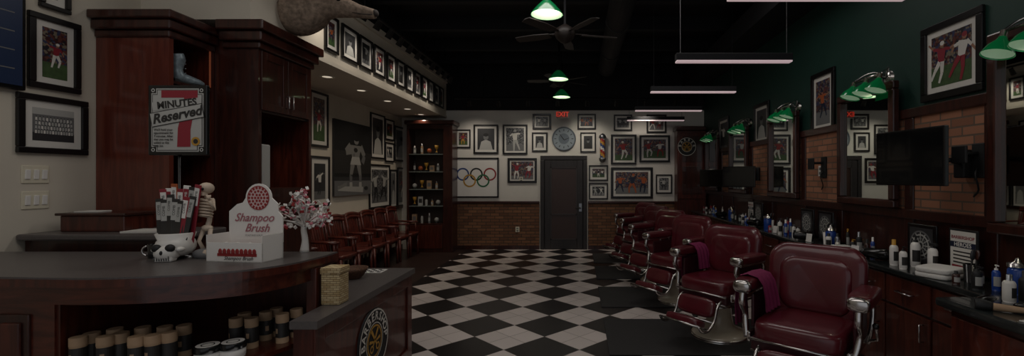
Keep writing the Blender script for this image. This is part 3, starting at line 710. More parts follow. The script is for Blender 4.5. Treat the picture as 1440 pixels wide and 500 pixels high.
# display box
c = on_level(1.10, 349, 364)
t = thing('brush_display_box', 'white cardboard shampoo brush display with rounded header', 'display box', (c[0], c[1], 1.10), -.12)
p = MB(); w = .375
hdr = [(-.185, .10), (.185, .10), (.185, .26), (.155, .29), (.15, .34)]+[(.09*math.cos(a)+.02, .375+.09*math.sin(a)) for a in [k*math.pi/12 for k in range(0, 13)]]+[(-.09, .345), (-.13, .335), (-.16, .31), (-.185, .29)]
X = Matrix(((1, 0, 0, 0), (0, 0, -1, .06), (0, 1, 0, 0), (0, 0, 0, 1)))
p.prism(hdr, -.004, .004, M_cardw, X); p.bx(-.185, -.18, -.10, .06, 0, .16, M_cardw); p.bx(.18, .185, -.10, .06, 0, .16, M_cardw); p.bx(-.185, .185, .055, .062, 0, .12, M_cardw)
p.bx(-.185, .185, -.10, -.094, 0, .115, M_cardw); p.bx(-.185, .185, -.10, .06, 0, .005, M_cardw); p.build('carton', t)
p = MB(); p.disc(.02, .375, .075, .075, .054, mat('print_pale_pink', (216, 190, 188), .5), 28)
for i in range(4):
    for k in range(max(1, i*6)):
        a = 2*math.pi*k/max(1, i*6); p.disc(.02+.021*i*math.cos(a), .375+.021*i*math.sin(a), .0085, .0085, .053, M_red, 8)
p.ring(.02, .375, .07, .076, .053, M_red, 30)
p.text('Shampoo', .072, -.01, .25, .053, M_rose, shear=.4, bold=.001); p.text('Brush', .072, .01, .185, .053, M_rose, shear=.4, bold=.001)
p.text('Shampoo Brush', .03, .03, .022, -.1025, M_dgry, shear=.35, bold=.0003)
p.text('SCALP AND SCRUB', .014, -.01, .14, .053, M_gry)
for k in range(9): p.sph((-.09+.028*k, -.102, .062), (.013, .002, .018), M_red, 10)
p.quad(-.11, .15, .034, .052, -.1015, M_red); p.build('print', t)
for k in range(4):
    q = thing('scalp_brush', 'red round rubber scalp brush in the display box', 'brush', (c[0]-.12+.08*k, c[1]-.02-.01*k, 1.106), 0, 'scalp brushes')
    p = MB(); p.lathe([(.03, 0), (.034, .03), (.03, .055), (.012, .07), (0, .075)], (0, 0, 0), M_red, 16); p.build('brush_head', q)
    p = MB(); p.lathe([(.012, .072), (.016, .095), (0, .105)], (0, 0, 0), M_cardw, 14); p.build('knob', q)
# candy tree
c = on_level(1.10, 428, 354)
t = thing('candy_tree', 'small white trunked tree with pink and white foliage on the desk', 'ornament', (c[0], c[1], 1.10))
p = MB(); p.tube([(0, 0, 0), (.005, 0, .08), (-.005, 0, .15), (0, 0, .22)], [.03, .02, .018, .015], M_cardw, 10, n=3)
rg = random.Random(3); tips = []
for k in range(26):
    a = rg.uniform(0, 6.28); e = rg.uniform(.05, 1.45); L_ = rg.uniform(.11, .23)
    q = Vector((math.cos(a)*math.sin(e)*L_*.9, math.sin(a)*math.sin(e)*L_*.6, .18+math.cos(e)*L_)); tips.append(q)
    p.tube([(0, 0, .17), tuple(Vector((0, 0, .17)).lerp(q, .5)+Vector((0, 0, .01))), tuple(q)], [.008, .006, .004], M_cardw, 6)
p.build('trunk', t)
p = MB()
for q in tips:
    for k in range(11):
        z = q+Vector([rg.uniform(-.04, .04) for _ in range(3)]); p.box(tuple(z), (.017, .006, .024), rg.choice([M_cardw, M_cardw, M_cardw, M_lgry, M_pink, M_red]), (rg.uniform(0, 3), rg.uniform(0, 3), rg.uniform(0, 3)))
ff = p.build('foliage', t); ff['kind'] = 'stuff'
# skull holder with combs
c = on_level(1.10, 238, 366)
t = thing('skull_holder', 'white ceramic skull holder on the desk', 'holder', (c[0], c[1]+.03, 1.10), .15)
p = MB(); p.sph((0, .02, .085), (.095, .10, .07), M_bonew, 20, .9, .9); p.sph((0, -.055, .05), (.06, .05, .045), M_bonew, 14, .7, .7); p.bx(-.05, .05, -.095, -.04, .0, .04, M_bonew, .012); p.sph((-.066, -.045, .07), (.02, .03, .016), M_bonew); p.sph((.066, -.045, .07), (.02, .03, .016), M_bonew)
p.lathe([(.085, .12), (.1, .16), (.095, .165), (.08, .13)], (0, .02, 0), M_bonew, 20)
p.build('cranium', t)
p = MB()
for q in (-1, 1): p.sph((q*.036, -.085, .082), (.026, .02, .024), M_blkm)
p.sph((0, -.10, .056), (.01, .01, .014), M_blkm, 8)
for k in range(7): p.bx(-.04+.0125*k, -.038+.0125*k, -.1, -.09, .008, .036, M_blkm)
p.build('eye_sockets', t)
cols = [M_tin, M_dred, M_tin, M_cardw, M_tin, M_orange, M_tin, M_dred, M_tin, M_cardw, M_dred, M_tin]
base = (c[0], c[1]+.03, 1.10)
for k in range(14):
    row = k % 2
    q = thing('comb', 'packaged comb standing in the skull holder', 'comb', (base[0]-.080+.0125*k, base[1]-.0+.035*row, 1.27), 0, 'packaged combs')
    q.rotation_euler = (-.04+.1*row, -.08+.022*k, R.uniform(-.15, .15))
    hh = R.uniform(.24, .30)+.08*row; m = cols[k % 12]
    p = MB(); p.bx(-.021, .021, -.004, .004, -.10, hh-.06, m, .003); p.build('sleeve', q)
    p = MB(); p.bx(-.016, .016, -.0055, -.0045, hh-.19, hh-.08, M_lgry if m == M_tin else M_dred if m == M_cardw else M_cardw); p.text('COMB', .022, 0, hh-.13, -.0062, M_tin if m != M_cardw else M_cardw, rot=math.pi/2, sx=1); p.build('label', q)
t = thing('black_mug', 'black ceramic mug with ring handle next to the skull', 'mug', (c[0]-.155, c[1]+.08, 1.10), .3)
p = MB(); p.lathe([(.035, 0), (.04, .01), (.04, .09), (.036, .09), (.035, .012)], (0, 0, 0), M_blk, 20); p.build('cup', t)
p = MB(); p.tube([(-.038-.03*math.cos(a)-.002, 0, .048+.03*math.sin(a)) for a in [-1.4+2.8*k/10 for k in range(11)]], .006, M_chrome, 8); p.build('handle', t)
# skeleton figurine
c = on_level(1.10, 284, 363)
t = thing('skeleton_figurine', 'bone-coloured skeleton figurine holding up a hand on the desk', 'figurine', (c[0], c[1]+.04, 1.10), -.2); t.scale = (1.3, 1.3, 1.16)
p = MB(); p.sph((0, 0, .02), (.06, .05, .03), M_gry, 12, .8, .8); p.sph((.03, -.02, .03), (.025, .025, .02), M_bone, 8); p.build('rock_base', t)
p = MB(); p.tube([(0, 0, .16), (.004, .01, .22), (0, 0, .30), (0, -.005, .34)], [.012, .01, .009, .008], M_bone, 8, n=3)
for k in range(6):
    z = .225+.016*k; rr = .030+.003*math.sin(k); p.tube([(rr*math.cos(a), .7*rr*math.sin(a)-.008, z-.008*math.sin(a)) for a in [2*math.pi*j/12 for j in range(13)]], .0048, M_bone, 6)
p.sph((0, 0, .16), (.03, .018, .018), M_bone, 10)
for q in (-1, 1):
    p.tube([(q*.02, 0, .155), (q*.03, -.015, .09), (q*.022, .005, .03)], [.01, .008, .009], M_bone, 7)
    p.tube([(q*.034, 0, .315), (q*.055, -.01, .26), (q*.05, -.03, .31 if q > 0 else .22)], [.008, .0065, .007], M_bone, 7)
    hz = .31 if q > 0 else .22
    for j in range(4): p.tube([(q*.05, -.03, hz), (q*.05+(j-1.5)*.008, -.035, hz+(.03 if q > 0 else -.03))], .003, M_bone, 5)
p.tube([(-.036, 0, .316), (.036, 0, .316)], .007, M_bone, 6); p.build('skeleton', t)
p = MB(); p.sph((0, -.004, .375), (.029, .034, .032), M_bone, 12); p.bx(-.016, .016, -.035, -.008, .335, .356, M_bone, .004)
for q in (-1, 1): p.sph((q*.011, -.032, .372), (.008, .006, .009), M_blkm, 8)
p.build('skull', t)
# basket, bowl, cards
p = MB(); p.bx(-.06, .06, -.06, .06, 0, .20, M_wick, .01); p.bx(-.064, .064, -.064, .064, .195, .235, M_wick, .006)
p.build('woven_basket', loc=(-1.568, 2.92, .80), label='small lidded wicker basket box on the low desk', cat='basket')
c = on_level(.80, 494, 392)
p = MB(); p.lathe([(.05, 0), (.075, .02), (.10, .06), (.112, .085), (.102, .08), (.07, .03), (0, .015)], (0, 0, 0), M_wickd, 24); p.build('wicker_bowl', loc=(c[0], c[1]+.03, .80), label='dark round wicker bowl on the low desk', cat='bowl')
c = on_level(.80, 524, 381)
p = MB(); p.bx(-.10, .10, -.07, .07, 0, .004, M_cardw)
for i in range(6):
    for j in range(4):
        if (i+j) % 2: p.bx(-.09+.03*i, -.06+.03*i, -.06+.03*j, -.03+.03*j, .004, .0045, M_blkm)
p.build('patterned_card', loc=(c[0], c[1], .80), label='black and white checked card on the low desk', cat='card')

# ---------------------------------------------------------------- waiting chairs
def waiting_chair(c, rz):
    t = thing('wooden_chair', 'mahogany-stained slat-back wooden armchair in the waiting row', 'chair', c, rz, 'row of wooden waiting chairs')
    p = MB(); p.sph((0, -.02, .45), (.235, .24, .03), M_chairwood, 24, .3, .35); p.bx(-.21, .21, -.2, .2, .38, .43, M_chairwood, .008); p.build('seat', t)
    for (x, y) in ((-.2, -.2), (.2, -.2), (-.19, .19), (.19, .19)):
        p = MB(); p.tube([(x, y, .42), (x*1.03, y*1.08, 0)], [.028, .022], M_chairwood, 8); p.build('leg', t)
    p = MB()
    for x in (-.21, .21): p.tube([(x*.98, .19, .44), (x, .23, .7), (x*1.02, .28, .98)], [.026, .025, .024], M_chairwood, 8)
    for (dz, dy) in ((0, 0), (-.05, -.01)): p.tube([(-.23, .275+dy, .96+dz), (-.12, .30+dy, .985+dz), (0, .31+dy, .99+dz), (.12, .30+dy, .985+dz), (.23, .275+dy, .96+dz)], [.032]*5, M_chairwood, 8, n=3)
    for k in range(6):
        x = -.155+.062*k; p.box((x, .25, .70), (.05, .014, .54), M_chairwood, (-.2, 0, 0), .004)
    p.build('backrest', t)
    for q in (-1, 1):
        p = MB(); p.tube([(q*.215, .23, .69), (q*.235, 0, .68), (q*.235, -.2, .67)], [.016, .02, .022], M_chairwood, 8); p.tube([(q*.232, -.16, .67), (q*.215, -.17, .44)], .015, M_chairwood, 8); p.build('armrest', t)
    return t
w0 = waiting_chair((-3.64, 5.68, 0), math.pi/2)
for k in range(1, 8): clone(w0, (-3.64, 5.68+.536*k, 0))
# corner display cabinet
t = thing('display_cabinet', 'tall dark mahogany display case with open shelves, back coloured as if lit', 'cabinet')
xa, xb_, ya, yb2 = -3.72, -2.74, 9.8, 10.22
b = MB(); b.bx(xa, xa+.04, ya, yb2, 0, 2.75, M_woodd); b.bx(xb_-.2, xb_, ya, yb2, 0, 2.75, M_woodd, .006); b.bx(xa, xb_, yb2-.03, yb2, 0, .62, M_woodd); b.bx(xa+.04, xb_-.2, yb2-.03, yb2, .62, 2.75, M_caseback); b.bx(xa+.04, xb_-.2, ya, yb2, 0, .62, M_woodd); b.bx(xa+.04, xb_-.2, ya, yb2, 2.66, 2.75, M_woodd); b.build('body', t)
b = MB(); b.bx(xa-.04, xb_+.05, ya-.06, yb2, 2.75, 2.84, M_woodd, .02); b.build('crown_moulding', t)
shz = [.62, 1.0, 1.36, 1.74, 2.12]
for z in shz[1:]:
    b = MB(); b.bx(xa+.04, xb_-.2, ya+.02, yb2-.03, z-.016, z, M_shelfg); b.build('shelf', t)
b = MB(); b.bx(xa+.06, xb_-.22, ya-.015, ya, .08, .58, M_wood, .006); b.build('door', t)
def bottle(c, h, r, body, cap, label, group, kind='bottle'):
    t = thing('product_bottle', label, 'bottle', c, R.uniform(-.5, .5), group)
    p = MB(); p.lathe([(r*.9, 0), (r, .01), (r, h*.68), (r*.8, h*.76), (r*.4, h*.8)], (0, 0, 0), body, 14); p.build('bottle_body', t)
    p = MB()
    if kind == 'pump':
        p.lathe([(r*.45, h*.78), (r*.45, h*.86), (r*.15, h*.87), (r*.15, h*.97)], (0, 0, 0), cap, 10); p.box((0, -r*.45, h*.98), (r*.5, r*1.5, h*.04), cap)
    elif kind == 'spray':
        p.lathe([(r*.4, h*.78), (r*.4, h*.88)], (0, 0, 0), cap, 10); p.box((0, -r*.2, h*.91), (r*.7, r*1.7, h*.1), cap, None, .004); p.box((0, -r*.6, h*.84), (r*.2, r*.15, h*.12), cap, (.5, 0, 0))
    else: p.lathe([(r*.5, h*.78), (r*.5, h), (r*.4, h*1.01)], (0, 0, 0), cap, 10)
    p.build('cap', t)
    p = MB(); y = r*1.02
    for k in range(6):
        a = -math.pi/2-.9+k*.3; a2 = a+.3; p.add([(y*math.cos(a), y*math.sin(a), h*.18), (y*math.cos(a2), y*math.sin(a2), h*.18), (y*math.cos(a2), y*math.sin(a2), h*.55), (y*math.cos(a), y*math.sin(a), h*.55)], [(0, 1, 2, 3)], M_lgry if body not in (M_cardw, M_paper) else M_tin, True)
    p.build('label', t); return t
def keepsake(c, kind):
    if kind == 'box':
        t = thing('product_box', 'small printed carton on the display case shelf', 'box', c, R.uniform(-.2, .2), 'keepsakes in the display case')
        m = R.choice([M_lgry, M_dred, M_kraft, M_navy, M_gry]); hh = R.uniform(.12, .22)
        p = MB(); p.bx(-.05, .05, -.03, .03, 0, hh, m, .003); p.build('carton', t); p = MB(); p.quad(-.035, .035, hh*.3, hh*.75, -.031, M_gry if m != M_lgry else M_tin); p.build('label', t)
    elif kind == 'ball':
        t = thing('display_ball', 'white ball on a small black stand in the case', 'ball', c, 0, 'keepsakes in the display case')
        p = MB(); p.lathe([(.04, 0), (.03, .02), (.025, .03)], (0, 0, 0), M_blkm, 14); p.build('stand', t); p = MB(); p.sph((0, 0, .075), .05, R.choice([M_lgry, M_orange]), 16); p.build('ball_shell', t)
    else:
        t = thing('small_trophy', 'small gold cup trophy on the display case shelf', 'trophy', c, 0, 'keepsakes in the display case')
        p = MB(); p.bx(-.04, .04, -.04, .04, 0, .04, M_blkm, .004); p.build('base', t); p = MB(); p.lathe([(.03, .04), (.01, .06), (.01, .1), (.035, .13), (.045, .19), (.04, .19), (.02, .14)], (0, 0, 0), M_gold, 16); p.build('cup', t)
for j, z in enumerate(shz):
    n = [4, 5, 4, 5, 4][j]
    for k in range(n):
        c = (xa+.12+(.64/n)*k, ya+.14, z); kd = (j*3+k*2) % 5
        if kd == 0: keepsake(c, 'box')
        elif kd == 1: keepsake(c, 'ball')
        elif kd == 3: keepsake(c, 'trophy')
        else:
            body, cap = R.choice([(M_tin, M_blkm), (M_gry, M_cardw), (M_lgry, M_blkm), (M_kraft, M_steel)])
            bottle(c, R.uniform(.13, .24), R.uniform(.026, .036), body, cap, 'hair product bottle on the display case shelf', 'products in the display case')
t = thing('tall_cupboard', 'tall dark mahogany cupboard with panelled door against white wall', 'cupboard')
xa, xb_ = 2.12, 2.74; ya = 9.87; yb2 = BACK-.065
b = MB(); b.bx(xa, xb_, ya, yb2, 0, 2.62, M_wood); b.bx(xa-.04, xb_, ya-.05, yb2, 2.62, 2.72, M_woodd, .02); b.build('body', t)
b = MB(); b.bx(xa+.03, xb_-.03, ya-.02, ya, 1.15, 2.58, M_wood, .005); b.bx(xa+.1, xb_-.1, ya-.03, ya-.02, 1.25, 1.85, M_woodd, .008); b.bx(xa+.1, xb_-.1, ya-.03, ya-.02, 1.95, 2.5, M_woodd, .008); d1 = b.build('door', t)
p = MB(); p.sph((xb_-.07, ya-.04, 1.7), .018, M_chrome); p.build('knob', d1)
roundel((at_depth(966, 206, 9.82)[0], 9.838, at_depth(966, 206, 9.82)[2]), 0, .2, 'round_shop_sign', 'round black and gold barber emblem sign on the cupboard', 'BARBER')

# ---------------------------------------------------------------- barber chairs
def barber_chair(c, rz):
    t = thing('barber_chair', 'burgundy leather barber chair with chrome arms and pedestal', 'barber chair', c, rz, 'row of barber chairs')
    p = MB(); p.lathe([(.28, 0), (.28, .025), (.26, .05), (.18, .075), (.14, .11), (.12, .2), (.11, .34), (.15, .38), (.16, .4), (0, .4)], (0, 0, 0), M_enamel, 32); p.build('pedestal', t, label='cream enamel round pedestal')
    p = MB(); p.lathe([(.285, .0), (.292, .012), (.285, .03)], (0, 0, 0), M_chrome, 32); p.lathe([(.135, .3), (.145, .31), (.135, .32)], (0, 0, 0), M_chrome, 24); p.bx(-.22, .22, -.2, .2, .395, .43, M_chrome, .015); p.build('base_ring', t, label='chrome base ring and mount')
    p = MB(); p.sph((0, -.03, .53), (.285, .29, .085), M_leather, 32, .4, .35); p.build('seat', t)
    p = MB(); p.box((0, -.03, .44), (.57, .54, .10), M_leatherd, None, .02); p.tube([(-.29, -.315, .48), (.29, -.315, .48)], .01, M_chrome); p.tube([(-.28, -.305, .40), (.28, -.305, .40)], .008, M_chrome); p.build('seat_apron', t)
    def bend(P):
        P = P.copy(); P.y -= (P.x*P.x)*.6; k = P.z/.29
        P.x *= 1.0-.04*max(0, k)**2-.06*max(0, -k)**2; return P
    RB = math.radians(-7)
    p = MB(); p.slab((0, .27, .81), .335, .28, .075, M_leather, .13, (RB, 0, 0), bend); p.build('backrest', t)
    p = MB(); p.slab((0, .214, .80), .245, .20, .045, M_leather, .10, (RB, 0, 0), bend); p.build('back_cushion', t)
    for q in (-1, 1):
        a = part_empty('armrest', t)
        x = q*.36
        p = MB(); p.sph((x, -.04, .825), (.072, .225, .045), M_leather, 24, .5, .45); p.build('arm_pad', a)
        p = MB(); p.box((x, -.03, .775), (.08, .42, .025), M_chrome, None, .01)
        p.sph((x, -.255, .815), (.066, .035, .045), M_chrome, 16, .7, .7); p.tube([(x, -.24, .79), (x, -.26, .70), (x, -.21, .62), (x*.97, -.22, .54), (x*.92, -.25, .46)], [.022, .024, .017, .024, .018], M_chrome, 10, n=4)
        p.tube([(x, .17, .775), (x, .21, .7), (x, .17, .58), (x*.92, .2, .46)], [.022, .02, .017, .02], M_chrome, 10, n=4)
        p.box((x*.86, -.03, .47), (.025, .48, .075), M_chrome, None, .01); p.build('arm_frame', a, label='chrome scrolled arm frame')
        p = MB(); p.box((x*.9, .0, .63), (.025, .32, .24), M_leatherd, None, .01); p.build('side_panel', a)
    p = MB(); p.tube([(.36, .12, .5), (.42, .0, .55), (.43, -.12, .66)], [.01, .009, .012], M_chrome, 8); p.sph((.43, -.13, .67), .02, M_blk, 10); p.build('lever', t, label='chrome recline lever')
    f = part_empty('footrest', t)
    p = MB(); p.sph((0, -.37, .36), (.21, .04, .09), M_leather, 24, .5, .4, (math.radians(-18), 0, 0)); p.build('calf_pad', f)
    p = MB(); p.sph((0, -.54, .255), (.19, .085, .04), M_leather, 24, .5, .4, (-math.radians(24), 0, 0)); p.build('foot_pad', f)
    p = MB()
    for q in (-1, 1):
        p.tube([(q*.225, -.28, .44), (q*.228, -.36, .38), (q*.228, -.41, .26), (q*.228, -.50, .20), (q*.228, -.59, .21), (q*.228, -.635, .26)], [.014, .015, .013, .015, .014, .012], M_chrome, 10, n=4)
    p.tube([(-.228, -.41, .25), (.228, -.41, .25)], .01, M_chrome); p.tube([(-.228, -.635, .26), (.228, -.635, .26)], .01, M_chrome); p.box((0, -.54, .222), (.40, .16, .02), M_chrome, (-math.radians(24), 0, 0), .006)
    p.tube([(0, -.2, .38), (0, -.40, .27)], .03, M_chrome, 10); p.build('footrest_frame', f, label='chrome footrest frame')
    return t
A1 = math.radians(-42)
ch = barber_chair((1.60, 3.2, 0), A1)
CH = [(1.42, 4.62, -52), (1.30, 5.9, -56), (1.22, 7.0, -60), (1.17, 8.05, -62), (1.13, 9.1, -64)]
for (x, y, a) in CH: clone(ch, (x, y, 0), math.radians(a))
for i, y in enumerate((3.2, 4.62, 6.15, 7.72, 9.1)):
    p = MB(); p.bx(.27, 1.95, y-.52, y+.52, 0, .012, M_mat, .004); p.build('floor_mat', loc=(0, 0, .0005), label='black rubber anti-fatigue mat beneath the barber chair', cat='mat', group='rubber floor mats')
for o in bpy.data.objects:
    if o.name.startswith('barber_chair'): o.location.z = .0125
def drape(loc, rz, ya, n_, lab):
    p = MB(); prof = [(-.452, .50), (-.458, .66), (-.452, .80), (-.425, .868), (-.36, .888), (-.29, .872), (-.255, .82), (-.235, .72), (-.225, .63)]
    V = []; Fc = []; nx = 15
    for i in range(nx):
        y = ya+n_*i/(nx-1)
        for j, (x, z) in enumerate(prof):
            wob = .014*math.sin(i*1.7+j*.3)*(abs(j-4)/4); V.append((x+wob, y, z))
    n = len(prof)
    for i in range(nx-1):
        for j in range(n-1): Fc.append((i*n+j, i*n+j+1, (i+1)*n+j+1, (i+1)*n+j))
    p.add(V, Fc, M_towm, True); o = p.build('towel', label=lab, cat='towel', group='magenta towels'); o.location = loc; o.rotation_euler = (0, 0, rz)
drape(ch.location, A1, -.16, .26, 'magenta towel draped over a padded chair arm')
drape((1.42, 4.62, .0125), math.radians(-52), -.04, .2, 'magenta towel draped over a padded chair arm')

# ---------------------------------------------------------------- right side stations
t = thing('barber_counter', 'long black worktop over the mahogany station cabinets', 'counter')
b = MB(); b.bx(2.38, XR-.055, 2.62, 9.8, .87, .91, M_worktop, .01); b.bx(2.04, XR-.055, 1.3, 2.62, .87, .92, M_worktop, .015); b.build('worktop', t)
ys = [2.64, 4.07, 5.5, 6.93, 8.36, 9.79]
for i in range(5):
    t = thing('station_cabinet', 'mahogany barber station base cabinet with chrome pulls', 'cabinet', (2.43, ys[i], 0), 0, 'barber station cabinets')
    b = MB(); b.bx(0, .36, .005, 1.425, .08, .865, M_woodd); b.bx(.05, .36, .005, 1.425, 0, .08, M_blkm); b.build('body', t)
    for k in range(3):
        y0 = .02+.47*k
        b = MB(); b.bx(-.02, 0, y0, y0+.45, .10, .62, M_wood, .005); dd = b.build('door', t); p = MB(); p.tube([(-.02, y0+.06, .45), (-.05, y0+.06, .45), (-.05, y0+.06, .57), (-.02, y0+.06, .57)], .006, M_chrome); p.build('handle', dd)
        b = MB(); b.bx(-.02, 0, y0, y0+.45, .64, .85, M_wood, .005); dd = b.build('drawer', t); p = MB(); p.tube([(-.02, y0+.15, .75), (-.055, y0+.15, .75), (-.055, y0+.30, .75), (-.02, y0+.30, .75)], .006, M_chrome); p.build('handle', dd)
t = thing('station_cabinet', 'mahogany base cabinet under the projecting black worktop', 'cabinet', (2.1, 1.35, 0), 0, 'barber station cabinets')
b = MB(); b.bx(0, .64, 0, 1.22, 0, .865, M_woodd); b.build('body', t)
for k in range(2):
    b = MB(); b.bx(-.02, 0, .02+.6*k, .6+.6*k, .1, .83, M_wood, .005); dd = b.build('door', t); p = MB(); p.tube([(-.02, .5+.6*k-.4, .55), (-.05, .5+.6*k-.4, .55), (-.05, .5+.6*k-.4, .7), (-.02, .5+.6*k-.4, .7)], .006, M_chrome); p.build('handle', dd)
for i, y in enumerate((2.58, 4.33, 6.1, 7.8, 9.35)):
    t = thing('wall_mirror', 'tall dark-wood framed station mirror on the wall', 'mirror', (XR-.056, y, 1.89), -math.pi/2, 'station mirrors')
    w, h = .86, 1.1; f = MB(); fm = M_woodd
    if i == 0: h = 1.3
    for (a, c, d_, e) in ((-w/2, w/2, h/2-.07, h/2), (-w/2, w/2, -h/2, -h/2+.07), (-w/2, -w/2+.07, -h/2+.07, h/2-.07), (w/2-.07, w/2, -h/2+.07, h/2-.07)): f.bx(a, c, -.06, 0, d_, e, fm, .012)
    f.build('frame', t); f = MB(); f.bx(-w/2+.06, w/2-.06, -.02, -.005, -h/2+.06, h/2-.06, M_mirror); f.build('mirror_glass', t)
def sconce(y):
    t = thing('wall_sconce', 'chrome wall lamp with three green enamel shades above mirror', 'lamp', (XR, y, 2.50), -math.pi/2, 'triple green sconces')
    p = MB(); p.lathe([(.07, 0), (.065, .02), (.02, .03)], (0, 0, 0), M_chrome, 20, X90)
    p.tube([(0, 0, 0), (0, -.12, .02), (0, -.2, .0)], .012, M_chrome, 8, n=3); p.tube([(-.2, -.2, 0), (.2, -.2, 0)], .012, M_chrome)
    for q in (-1, 1): p.tube([(0, -.03, 0), (q*.08, -.06, .07), (q*.17, -.12, .06), (q*.2, -.2, 0)], .008, M_chrome, 8, n=4)
    for q in (-1, 0, 1): p.cyl((q*.185, -.2, 0), (q*.185, -.215, -.05), .02, M_chrome)
    p.build('bracket', t)
    for q in (-1, 0, 1):
        X = Euler((math.radians(-18), 0, 0)).to_matrix().to_4x4()
        p = MB(); p.lathe([(.022, 0), (.03, -.02), (.065, -.06), (.084, -.105), (.086, -.112)], (q*.185, -.21, -.04), M_shade, 24, X, cap=False); p.build('lamp_shade', t)
        p = MB(); p.lathe([(.015, -.02), (.06, -.062), (.081, -.104)], (q*.185, -.21, -.04), M_shadein, 20, X, cap=False); p.build('shade_lining', t)
    spot(t, (0, -.235, -.12), 4.0, 2.4, (1, .88, .72), 'sconce_bulb')
for y in (2.6, 4.12, 5.82, 7.45, 9.2): sconce(y)
def tv(c, rz, w, h, wallpt):
    t = thing('mounted_television', 'black flat television on an articulated wall arm over brick', 'television', c, rz, 'televisions at the stations')
    p = MB(); p.box((0, 0, 0), (w, .035, h), M_blk, None, .006); p.box((0, .025, -.02), (w*.5, .03, h*.5), M_blkm, None, .006); p.build('casing', t)
    p = MB(); p.quad(-w/2+.015, w/2-.015, -h/2+.02, h/2-.015, -.0182, M_screen); p.build('screen', t)
    inv = (Matrix.Translation(c) @ Matrix.Rotation(rz, 4, 'Z')).inverted(); wp = inv @ Vector(wallpt)
    p = MB(); mid = Vector((0, .04, -.0)).lerp(wp, .5)+Vector((.1, 0, 0)); p.tube([(0, .035, 0), tuple(mid), tuple(wp)], .016, M_blkm); p.box(tuple(wp), (.08, .08, .2), M_blkm, None, .01); p.build('wall_arm', t, label='black articulated arm')
tv((2.42, 3.34, 1.75), -math.pi/2+.12, .60, .41, (2.73, 3.24, 1.70))
tv((2.45, 7.0, 1.62), -math.pi/2+.9, .5, .32, (2.73, 7.0, 1.66)); tv((2.5, 8.55, 1.60), -math.pi/2+.9, .5, .32, (2.73, 8.55, 1.62))
for y in (5.15, 3.15):
    p = MB(); p.bx(-.02, 0, -.05, .05, -.12, .12, M_blkm, .006); p.tube([(-.02, 0, .05), (-.1, .06, .05), (-.16, -.02, .04)], .014, M_blkm); p.tube([(-.02, 0, -.05), (-.07, -.04, -.1), (-.03, -.02, -.2), (-.02, .03, -.25)], .006, M_blkm, n=3); p.box((-.17, -.03, .04), (.02, .12, .12), M_blkm, None, .006)
    p.build('wall_bracket', loc=(XR-.026, y, 1.72), label='black articulated screen bracket on the brick', cat='bracket')
for y in (3.3, 5.35):
    p = MB(); p.bx(-.01, 0, -.04, .04, -.06, .06, M_cardw, .003); p.bx(-.014, -.01, -.018, .018, .01, .04, M_gry); p.bx(-.014, -.01, -.018, .018, -.04, -.01, M_gry); p.build('wall_outlet', loc=(XR-.026, y-.12, 1.68), label='white outlet plate on the brick', cat='wall plate')
def ledge_frame(y, kind):
    if kind == 'poster':
        t = thing('heroes_poster', 'small framed cream poster reading barbershop heroes', 'poster', (XR-.11, y, .911), -math.pi/2)
        w, h = .24, .33; p = MB(); p.bx(-w/2, w/2, -.012, .0, 0, h, M_blkm, .004); p.build('frame', t); p = MB(); p.quad(-w/2+.015, w/2-.015, .015, h-.015, -.013, M_paper); p.quad(-w/2+.015, w/2-.015, h-.13, h-.09, -.0135, M_navy); p.quad(-w/2+.03, w/2-.03, .03, .075, -.0135, M_dred)
        p.text('BARBERSHOP', .032, 0, h-.06, -.0145, M_dred, bold=.0006); p.text('HEROES', .04, 0, h-.11, -.0145, M_cardw, bold=.0006)
        for k in range(4): p.quad(-.08, .08, h-.165-.025*k, h-.155-.025*k, -.0138, M_tin)
        p.build('print', t)
    else:
        t = thing('medallion_frame', 'square black frame holding an ornate round metal medallion', 'picture', (XR-.11, y, .911), -math.pi/2, 'medallion frames')
        w = .3; p = MB(); p.bx(-w/2, w/2, -.02, 0, 0, w*1.1, M_blk, .008); p.build('frame', t); p = MB()
        p.quad(-w/2+.03, w/2-.03, .03, w*1.1-.03, -.021, M_dgry)
        for k in range(4): p.ring(0, w*.55, .02+.027*k, .032+.027*k, -.0225-.0004*k, M_gry if k % 2 else M_lgry, 24)
        for k in range(12):
            a = k*math.pi/6; p.limb((.03*math.cos(a), w*.55+.03*math.sin(a)), (.1*math.cos(a), w*.55+.1*math.sin(a)), .003, .005, -.0245, M_lgry)
        p.build('medallion', t)
ledge_frame(3.18, 'poster'); ledge_frame(3.56, 'm'); ledge_frame(4.95, 'm'); ledge_frame(5.35, 'm'); ledge_frame(6.8, 'm'); ledge_frame(7.12, 'poster')
GC = 'grooming products on the barber counter'
def dryer(c, rz):
    t = thing('hair_dryer', 'black hair dryer lying on the barber counter', 'hair dryer', c, rz, 'hair dryers')
    p = MB(); p.lathe([(.03, -.12), (.04, -.1), (.045, 0), (.05, .06), (.035, .09), (0, .1)], (0, 0, .05), M_blk, 18, Matrix.Rotation(math.pi/2, 4, 'X')); p.build('barrel', t)
    p = MB(); p.tube([(0, -.02, .05), (.07, -.03, .03), (.14, -.05, .022)], [.022, .019, .016], M_blkm, 10); p.build('handle', t)
def jar(c):
    t = thing('disinfectant_jar', 'clear jar of blue disinfectant with chrome lid on counter', 'jar', c, 0, 'disinfectant jars')
    p = MB(); p.lathe([(.045, 0), (.05, .01), (.05, .14), (.04, .16)], (0, 0, 0), M_bluep, 20); p.build('glass_jar', t); p = MB(); p.lathe([(.052, .16), (.052, .18), (.02, .19), (.012, .21), (0, .215)], (0, 0, 0), M_chrome, 20); p.build('lid', t)
